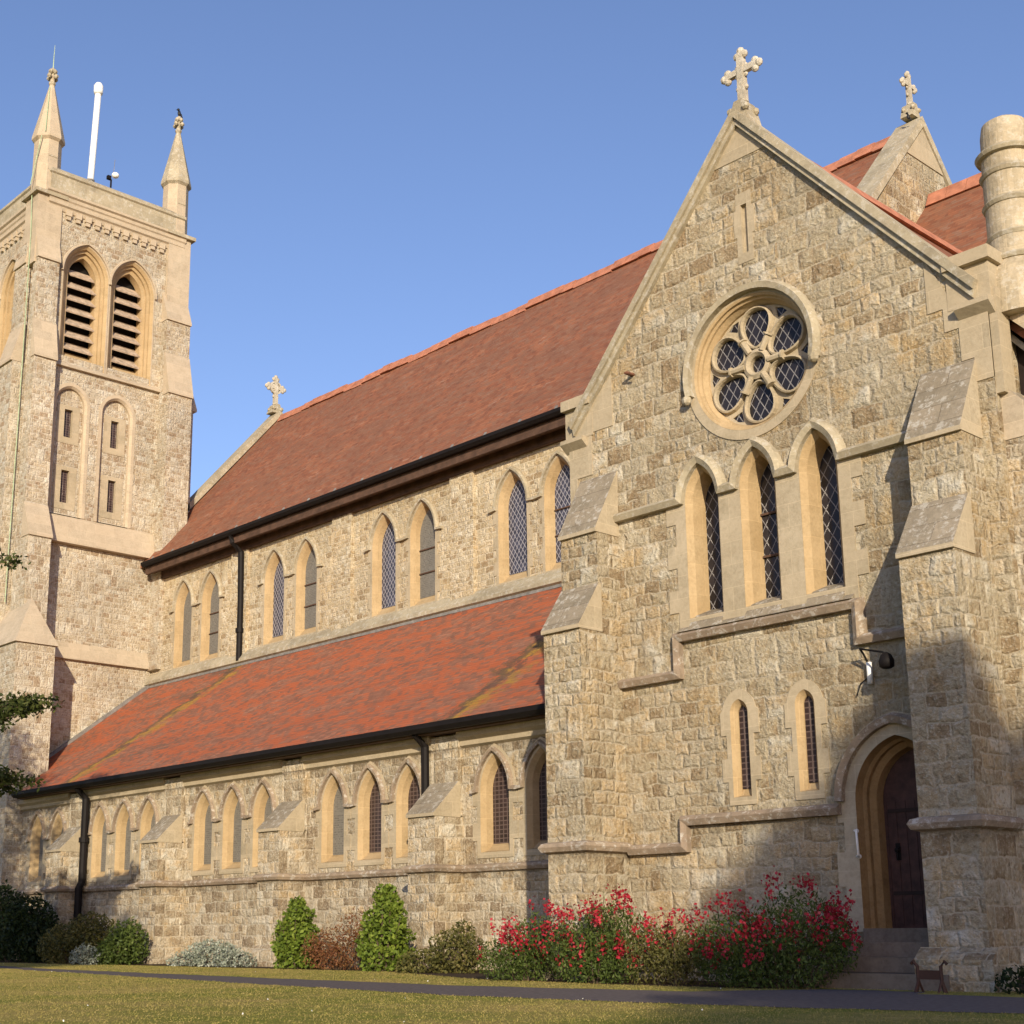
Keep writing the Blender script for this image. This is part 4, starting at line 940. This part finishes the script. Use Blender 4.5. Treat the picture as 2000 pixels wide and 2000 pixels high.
lo = [(-60, 17.9), (-40, 15.1), (-33, 13.55), (-27.6, 12.72), (-24.6, 12.15), (-19.5, 11.3), (-15.5, 10.65), (-11, 10.0), (-7.45, 10.2), (-5.4, 10.65), (0, 11.2), (12, 12)]
def ragged(pl, seed, amp=.07):
    rs = random.Random(seed); out = []
    for a, b in zip(pl[:-1], pl[1:]):
        L = math.hypot(b[0]-a[0], b[1]-a[1]); k = max(1, int(L/.25)) if -34 < a[0] < 0 else 1
        out += [(a[0]+(b[0]-a[0])*i/k, a[1]+(b[1]-a[1])*i/k+(rs.uniform(-amp, amp) if i else 0)) for i in range(k)]
    return out+[pl[-1]]
poly = ragged(up, 1)+ragged(lo, 2)[::-1]
m = MB(); t = geometry.tessellate_polygon([[Vector((x, y, 0)) for x, y in poly]]); m.add([(x, y, G+.004) for x, y in poly], [tuple(i) for i in t])
tag(m.build('path', 'asphalt'), kind='structure')
bed = [(-36.5, 17.1), (-36.5, 15.0), (-31, 15.3), (-27.6, 15.6), (-22, 15.6), (-19, 15.6), (-15.0, 13.8), (-12, 13.35), (-9.75, 13.35), (-9.65, 15.0), (-13.0, 15.0), (-13.97, 17.1)]
m = MB(); t = geometry.tessellate_polygon([[Vector((x, y, 0)) for x, y in bed]]); m.add([(x, y, G+.004) for x, y in bed], [tuple(i) for i in t])
tag(m.build('flower_bed', 'soil'), kind='structure')
# ------------------------------------------------------------------ foliage
def cards(name, pts, size, mat, parent=None, aspect=.55, seed=1, up=0.0, jitter=.5):
    """many leaf-sized rhombic faces at pts (N,3)"""
    g = np.random.default_rng(seed); N = len(pts)
    d = g.normal(size=(N, 3)); d[:, 2] += up*2; d /= np.linalg.norm(d, axis=1)[:, None]
    e = g.normal(size=(N, 3)); e -= (e*d).sum(1)[:, None]*d; e /= np.linalg.norm(e, axis=1)[:, None]
    s = size*(1+jitter*(g.random(N)-.5))[:, None]
    v = np.empty((N, 4, 3)); v[:, 0] = pts-d*s*.5; v[:, 1] = pts+e*s*aspect*.5; v[:, 2] = pts+d*s*.5; v[:, 3] = pts-e*s*aspect*.5
    me = bpy.data.meshes.new(name); me.vertices.add(4*N); me.loops.add(4*N); me.polygons.add(N)
    me.vertices.foreach_set('co', v.reshape(-1)); me.loops.foreach_set('vertex_index', np.arange(4*N, dtype=np.int32))
    me.polygons.foreach_set('loop_start', np.arange(0, 4*N, 4, dtype=np.int32)); me.polygons.foreach_set('loop_total', np.full(N, 4, dtype=np.int32))
    me.update(calc_edges=True); me.materials.append(mat if not isinstance(mat, str) else M[mat])
    o = bpy.data.objects.new(name, me); COL.objects.link(o)
    if parent is not None: put(o, parent)
    return o
def blob(g, c, r, n, shell=.55):
    """n points in an ellipsoid, denser toward its skin, on the upper side ragged"""
    d = g.normal(size=(n, 3)); d /= np.linalg.norm(d, axis=1)[:, None]
    rad = 1-shell*g.random(n)**1.6
    rad *= 1+.13*np.sin(d[:, 0]*9+c[0]*3)*np.sin(d[:, 1]*8+c[1])*np.sin(d[:, 2]*7+1)
    p = np.array(c)+d*rad[:, None]*np.array(r)
    return p[p[:, 2] > G+.01]
M['leaf_dark'] = leaf_mat('dark evergreen leaves', [(.006, .013, .004), (.013, .026, .007), (.024, .040, .010), (.040, .056, .016)])
M['leaf_green'] = leaf_mat('bright green leaves', [(.055, .085, .012), (.10, .15, .018), (.16, .22, .03), (.25, .30, .05)], .3)
M['leaf_olive'] = leaf_mat('olive leaves', [(.045, .050, .014), (.085, .085, .022), (.13, .12, .035), (.18, .15, .05)])
M['leaf_red'] = leaf_mat('russet leaves', [(.09, .04, .02), (.17, .065, .03), (.22, .10, .04), (.16, .12, .04)])
M['leaf_silver'] = leaf_mat('silver leaves', [(.11, .13, .10), (.20, .23, .18), (.31, .34, .28), (.44, .46, .40)], .15)
M['leaf_mid'] = leaf_mat('mid green leaves', [(.030, .045, .010), (.055, .085, .016), (.085, .12, .024), (.13, .16, .04)])
M['leaf_tree'] = leaf_mat('dark olive tree leaves', [(.018, .028, .007), (.04, .055, .012), (.07, .085, .02), (.12, .125, .038)])
M['petal'] = leaf_mat('red petals', [(.16, .008, .014), (.33, .014, .030), (.46, .03, .05), (.46, .09, .10)], .3)
def shrub(name, label, cat, blobs, mat, size, seed, aspect=.55, stems=True, group=None, shell=.55, flowers=None, up=0.0):
    g = np.random.default_rng(seed)
    c0 = np.mean([b[0] for b in blobs], axis=0); root = empty(name, (c0[0], c0[1], G)); tag(root, label, cat, group)
    pts = np.concatenate([blob(g, c, r, n, shell) for c, r, n in blobs])
    cards('foliage', pts, size, mat, root, aspect, seed, up)
    m = MB()
    for c, r, n in blobs:
        for k in range(4):
            a = g.random()*6.28; e = (c[0]+r[0]*.5*math.cos(a), c[1]+r[1]*.5*math.sin(a), c[2]+r[2]*.55)
            b0 = (c0[0]+.4*(c[0]-c0[0])+.05*math.cos(a), c0[1]+.4*(c[1]-c0[1])+.05*math.sin(a), G-.05)
            m.tube([b0, tuple((np.array(b0)*.45+np.array(e)*.55)+[0, 0, .08]), e], [.018, .012, .005], 5)
    m.build('stems', 'bark', root)
    if flowers:
        fp = []; st = MB()
        for k in range(flowers):
            c, r, n = blobs[int(g.integers(len(blobs)))]
            a = g.random()*6.28; el = g.random()*1.35; d = np.array([math.cos(a)*math.cos(el), math.sin(a)*math.cos(el), math.sin(el)])
            tip = np.array(c)+d*np.array(r)*(.95+.15*g.random())
            if tip[2] < G+.15: continue
            hgt = .03+.12*g.random()*max(0, d[2]); t2 = tip+[.04*g.normal(), .04*g.normal(), hgt]
            if g.random() < .5 and hgt > .1: st.tube([tuple(tip-[0, 0, .12]), tuple(t2)], .004, 4)
            nf = int(5+g.random()**2*22); off = g.normal(size=(nf, 3))*[.030, .030, .055]
            fp.append(t2+off)
        o = cards('flowers', np.concatenate(fp), .044, 'petal', root, .8, seed+5); o['kind'] = 'stuff'
        if st.v: st.build('flower_stalks', 'leaf_mid', root)['kind'] = 'stuff'
    return root
def gp(x, y): return pix(x, y, z=G)
def at(x, y, Y): return pix(x, y, Y=Y)
# left hand dark evergreens
def gx_(px, Y, dz=0): p = pix(px, 1880, Y=Y); return p.x
def E_(px, Y, z, r, n): return ((gx_(px, Y), Y, z), r, n)
GD = 'dark evergreen shrubs by the far wall'
shrub('evergreen_shrub', 'tall dark evergreen shrub against the shaded wall at the far left edge', 'shrub', [E_(-15, 15.9, .25, (1.3, .7, 1.0), 5200), E_(50, 15.8, .1, (1.1, .6, .85), 4600), E_(82, 15.8, -.2, (.6, .5, .5), 2000)], 'leaf_dark', .10, 11, shell=.7, group=GD)
shrub('evergreen_shrub', 'low spreading dark green shrub right of the tall dark evergreen', 'shrub', [E_(125, 15.6, -.25, (.9, .5, .5), 3200), E_(175, 15.7, -.05, (.75, .45, .55), 2800)], 'leaf_olive', .075, 12, shell=.7, group=GD)
shrub('evergreen_shrub', 'rounded dark shrub touching the left side of a stone buttress', 'shrub', [E_(246, 15.8, -.20, (.50, .45, .52), 2600), E_(222, 15.6, -.38, (.5, .4, .35), 1500)], 'leaf_mid', .075, 13, shell=.7, group=GD)
shrub('silver_plant', 'small blue grey plant in front of the dark shrubs', 'plant', [E_(165, 15.1, -.45, (.42, .28, .26), 900)], 'leaf_silver', .055, 14, group='silver leaved plants')
shrub('silver_plant', 'silver leaved mound growing at the foot of the second buttress', 'plant', [E_(412, 15.9, -.44, (.80, .45, .33), 2600), E_(458, 15.9, -.53, (.5, .4, .25), 1100), E_(365, 15.9, -.55, (.4, .4, .22), 700)], 'leaf_silver', .06, 15, group='silver leaved plants')
def cone_blobs(x, y, h, r, n):
    out = []
    for k in range(8):
        t = (k+.5)/8; q = (1.02-t**2.4*.70)*(1+.13*math.sin(k*2.9+x)); out.append(((x+.09*r*math.sin(k*2.3), y, G+h*t), (r*q, r*.8*q, h*.13), int(n*(1.05-t*.7))))
        rs = random.Random(int(x*97))
    for k in range(7):
        a = rs.uniform(3.2, 6.2); t = rs.uniform(.15, .8); q = r*(1.0-t**2.4*.7)*.95
        out.append(((x+math.cos(a)*q, y+math.sin(a)*q*.7, G+h*t), (.15, .13, .16), 90))
    return out
GC = 'bright green conical shrubs'
shrub('conical_shrub', 'bright green upright shrub narrow at the top, left of the russet shrub', 'shrub', cone_blobs(gx_(580, 15.85), 15.85, 1.20, .50, 800), 'leaf_green', .085, 16, .62, group=GC, shell=.75)
shrub('conical_shrub', 'broad bright green cone shaped shrub beside the third buttress', 'shrub', cone_blobs(gx_(755, 15.75), 15.75, 1.34, .52, 1000), 'leaf_green', .085, 17, .62, group=GC, shell=.75)
shrub('russet_shrub', 'loose russet red shrub between the two bright green shrubs', 'shrub', [E_(655, 15.9, -.28, (.55, .4, .42), 1500), E_(700, 16.0, -.08, (.48, .4, .52), 1200), E_(622, 15.7, -.30, (.36, .3, .36), 900), E_(660, 15.7, -.48, (.6, .3, .25), 900)], 'leaf_red', .055, 18, .4, shell=.95)
shrub('green_shrub', 'low rounded olive green shrub right of the broad green cone', 'shrub', [E_(890, 15.6, -.36, (.60, .42, .42), 2600), E_(825, 15.3, -.50, (.5, .4, .25), 1400), E_(905, 15.9, -.05, (.22, .2, .25), 350)], 'leaf_olive', .06, 19)
# red flowering shrubs
GF = 'red flowering shrubs of the bed by the transept'
shrub('flowering_shrub', 'red flowered shrub at the left end of the flower bed', 'shrub', [E_(1000, 13.55, -.36, (.50, .38, .33), 2600), E_(1055, 13.75, -.20, (.42, .38, .42), 2300)], 'leaf_mid', .055, 21, .35, flowers=60, shell=.75, up=.5, group=GF)
shrub('flowering_shrub', 'red flowered shrub in front of the transept corner buttress', 'shrub', [E_(1140, 13.65, -.24, (.50, .42, .46), 3200), E_(1200, 13.65, -.14, (.46, .42, .50), 3000), E_(1160, 13.5, -.42, (.7, .3, .22), 1500)], 'leaf_mid', .055, 22, .35, flowers=105, shell=.75, up=.5, group=GF)
shrub('flowering_shrub', 'sparse yellowish green shrub with few red flowers, middle of the bed', 'shrub', [E_(1280, 13.75, -.30, (.46, .4, .38), 2500), E_(1345, 13.75, -.27, (.45, .4, .38), 2300)], 'leaf_olive', .055, 23, .35, flowers=44, shell=.8, up=.5, group=GF)
shrub('flowering_shrub', 'large shaded dark green shrub with red flowers nearest the door steps', 'shrub', [E_(1440, 13.70, -.24, (.55, .42, .46), 3600), E_(1560, 13.75, -.10, (.60, .42, .56), 4200), E_(1500, 13.5, -.38, (.75, .35, .34), 2600), E_(1635, 13.8, -.18, (.25, .3, .30), 900)], 'leaf_mid', .055, 24, .35, flowers=130, shell=.75, up=.5, group=GF)
shrub('weed_clump', 'small dark green clump at the foot of the wall by the right edge', 'plant', [E_(1990, 13.9, -.53, (.24, .25, .18), 450)], 'leaf_dark', .06, 25)
# trees outside the frame: the left one reaches in with its branch tips, both throw the shade seen on the walls
def tree(name, label, x, y, h, crown, trunk_r, mat, size, seed, limbs=(), n=260, clump=(.55, .55, .4)):
    root = empty(name, (x, y, G)); tag(root, label, 'tree')
    g = np.random.default_rng(seed); m = MB()
    m.tube([(x, y, G-.2), (x+.1, y, G+h*.3), (x, y+.1, G+h*.62), (x, y, G+h*.95)], [trunk_r, trunk_r*.8, trunk_r*.5, trunk_r*.1], 10)
    P = []
    for c, r, k in crown:
        for i in range(k):
            d = g.normal(size=3); d /= np.linalg.norm(d); q = np.array(c)+d*np.array(r)*(1-.75*g.random()**1.5)
            P.append(blob(g, q, np.array(clump)*(.6+.7*g.random()), n, .9))
            if i % 4 == 0:
                b0 = np.array([x, y, max(G+.5, q[2]-1.2*g.random()-.6)]); m.tube([tuple(b0), tuple((b0+q)/2+[0, 0, .15]), tuple(q)], [trunk_r*.3, trunk_r*.18, .012], 6)
    for a, b, k in limbs:
        a = np.array(a); b = np.array(b); m.tube([tuple(a), tuple((a+b)/2+[0, 0, -.08]), tuple(b)], [.06, .035, .01], 6)
        for i in range(k):
            t = .35+.65*g.random(); q = a+(b-a)*t+g.normal(size=3)*[.16, .16, .11]; P.append(blob(g, q, (.28, .28, .16), 85, .95))
            m.tube([tuple(a+(b-a)*max(0, t-.12)), tuple(q)], [.012, .004], 4)
    m.build('trunk', 'bark', root); cards('crown', np.concatenate(P), size, mat, root, .5, seed)
    return root
def limb(px, py, rng): d = R_*((px-CX)/F)-U_*((py-CY)/F)+F_; return d*(rng/d.length)
lt = (-27.2, 8.1)
limbs = [((lt[0], lt[1], 4.0), tuple(limb(80, 1375, 26)), 48), ((lt[0], lt[1], 3.4), tuple(limb(30, 1400, 26)), 26), ((lt[0], lt[1], 7.0), tuple(limb(22, 1085, 26)), 16), ((lt[0], lt[1], 2.4), tuple(limb(48, 1530, 26)), 26)]
tree('broadleaf_tree', 'leafy tree whose branch tips reach in at the left edge', lt[0], lt[1], 9.5, [((lt[0], lt[1]-.3, 5.4), (2.7, 2.5, 3.7), 250)], 0.30, 'leaf_tree', .10, 31, limbs, n=150)
tree('conical_tree', 'tall conical evergreen right of the photographer, throwing shade on the door', 11.90, -3.00, 11.2, [((11.90, -3.00, 9.82), (.5, .5, .7), 24), ((11.85, -3.00, 9.02), (1.3, 1.3, .6), 60), ((11.85, -3.00, 8.41), (1.75, 1.75, .7), 100), ((11.85, -3.00, 7.42), (2.5, 2.5, 1.0), 170), ((11.95, -3.30, 5.92), (3.3, 3.3, 1.0), 190), ((12.15, -3.80, 4.71), (3.3, 3.0, .9), 160), ((12.15, -3.80, 3.31), (3.0, 2.8, .9), 110)], .26, 'leaf_dark', .14, 33, n=110)
tree('broadleaf_tree', 'round headed tree left of the lawn shading the dark evergreens', -17.1, 3.7, 7.2, [((-17.0, 3.8, 5.0), (1.7, 1.7, 1.5), 170), ((-18.6, 3.9, 4.8), (1.6, 1.4, 1.6), 110)], .22, 'leaf_tree', .10, 35, (), n=120)
tree('broadleaf_tree', 'bushy tree behind the photographer shading the lawn', 11.62, -5.70, 7.6, [((11.82, -5.30, 5.46), (2.0, 1.9, 1.4), 120), ((11.22, -6.90, 5.16), (1.3, 1.2, 1.0), 60), ((11.62, -5.90, 3.66), (1.7, 1.6, 1.0), 70)], .2, 'leaf_mid', .10, 36, (), n=110)
# short grass blades and daisies where the lawn is near
g = np.random.default_rng(5)
N = 240000; gx = g.uniform(-34, -2.5, N); gy = g.uniform(4.5, 15.4, N)
def inside(px, py, poly):
    r = np.zeros(len(px), bool); n = len(poly)
    for i in range(n):
        x1, y1 = poly[i]; x2, y2 = poly[(i+1) % n]
        c = ((y1 > py) != (y2 > py)) & (px < (x2-x1)*(py-y1)/(y2-y1+1e-12)+x1); r ^= c
    return r
keep = ~inside(gx, gy, poly) & ~inside(gx, gy, bed) & (np.arctan2(gx, gy) > math.radians(-68)) & (np.arctan2(gx, gy) < math.radians(-22))
gx, gy = gx[keep], gy[keep]; gp_ = np.stack([gx, gy, np.full(len(gx), G+.008)], 1)
M['blade'] = leaf_mat('dry grass blades', [(.23, .245, .05), (.33, .29, .07), (.44, .34, .12), (.50, .39, .17)], .3)
o = cards('grass', gp_, .019, 'blade', None, .18, 6, up=.5); tag(o, None, None, None, 'stuff'); o['label'] = 'short dry grass of the lawn beside the path'; o['category'] = 'grass'
k = g.choice(len(gp_), 45, replace=False)
o = cards('daisies', gp_[k]+[0, 0, .02], .016, 'white', None, 1.0, 8); tag(o, 'scattered tiny white daisies in the lawn', 'flowers', None, 'stuff')
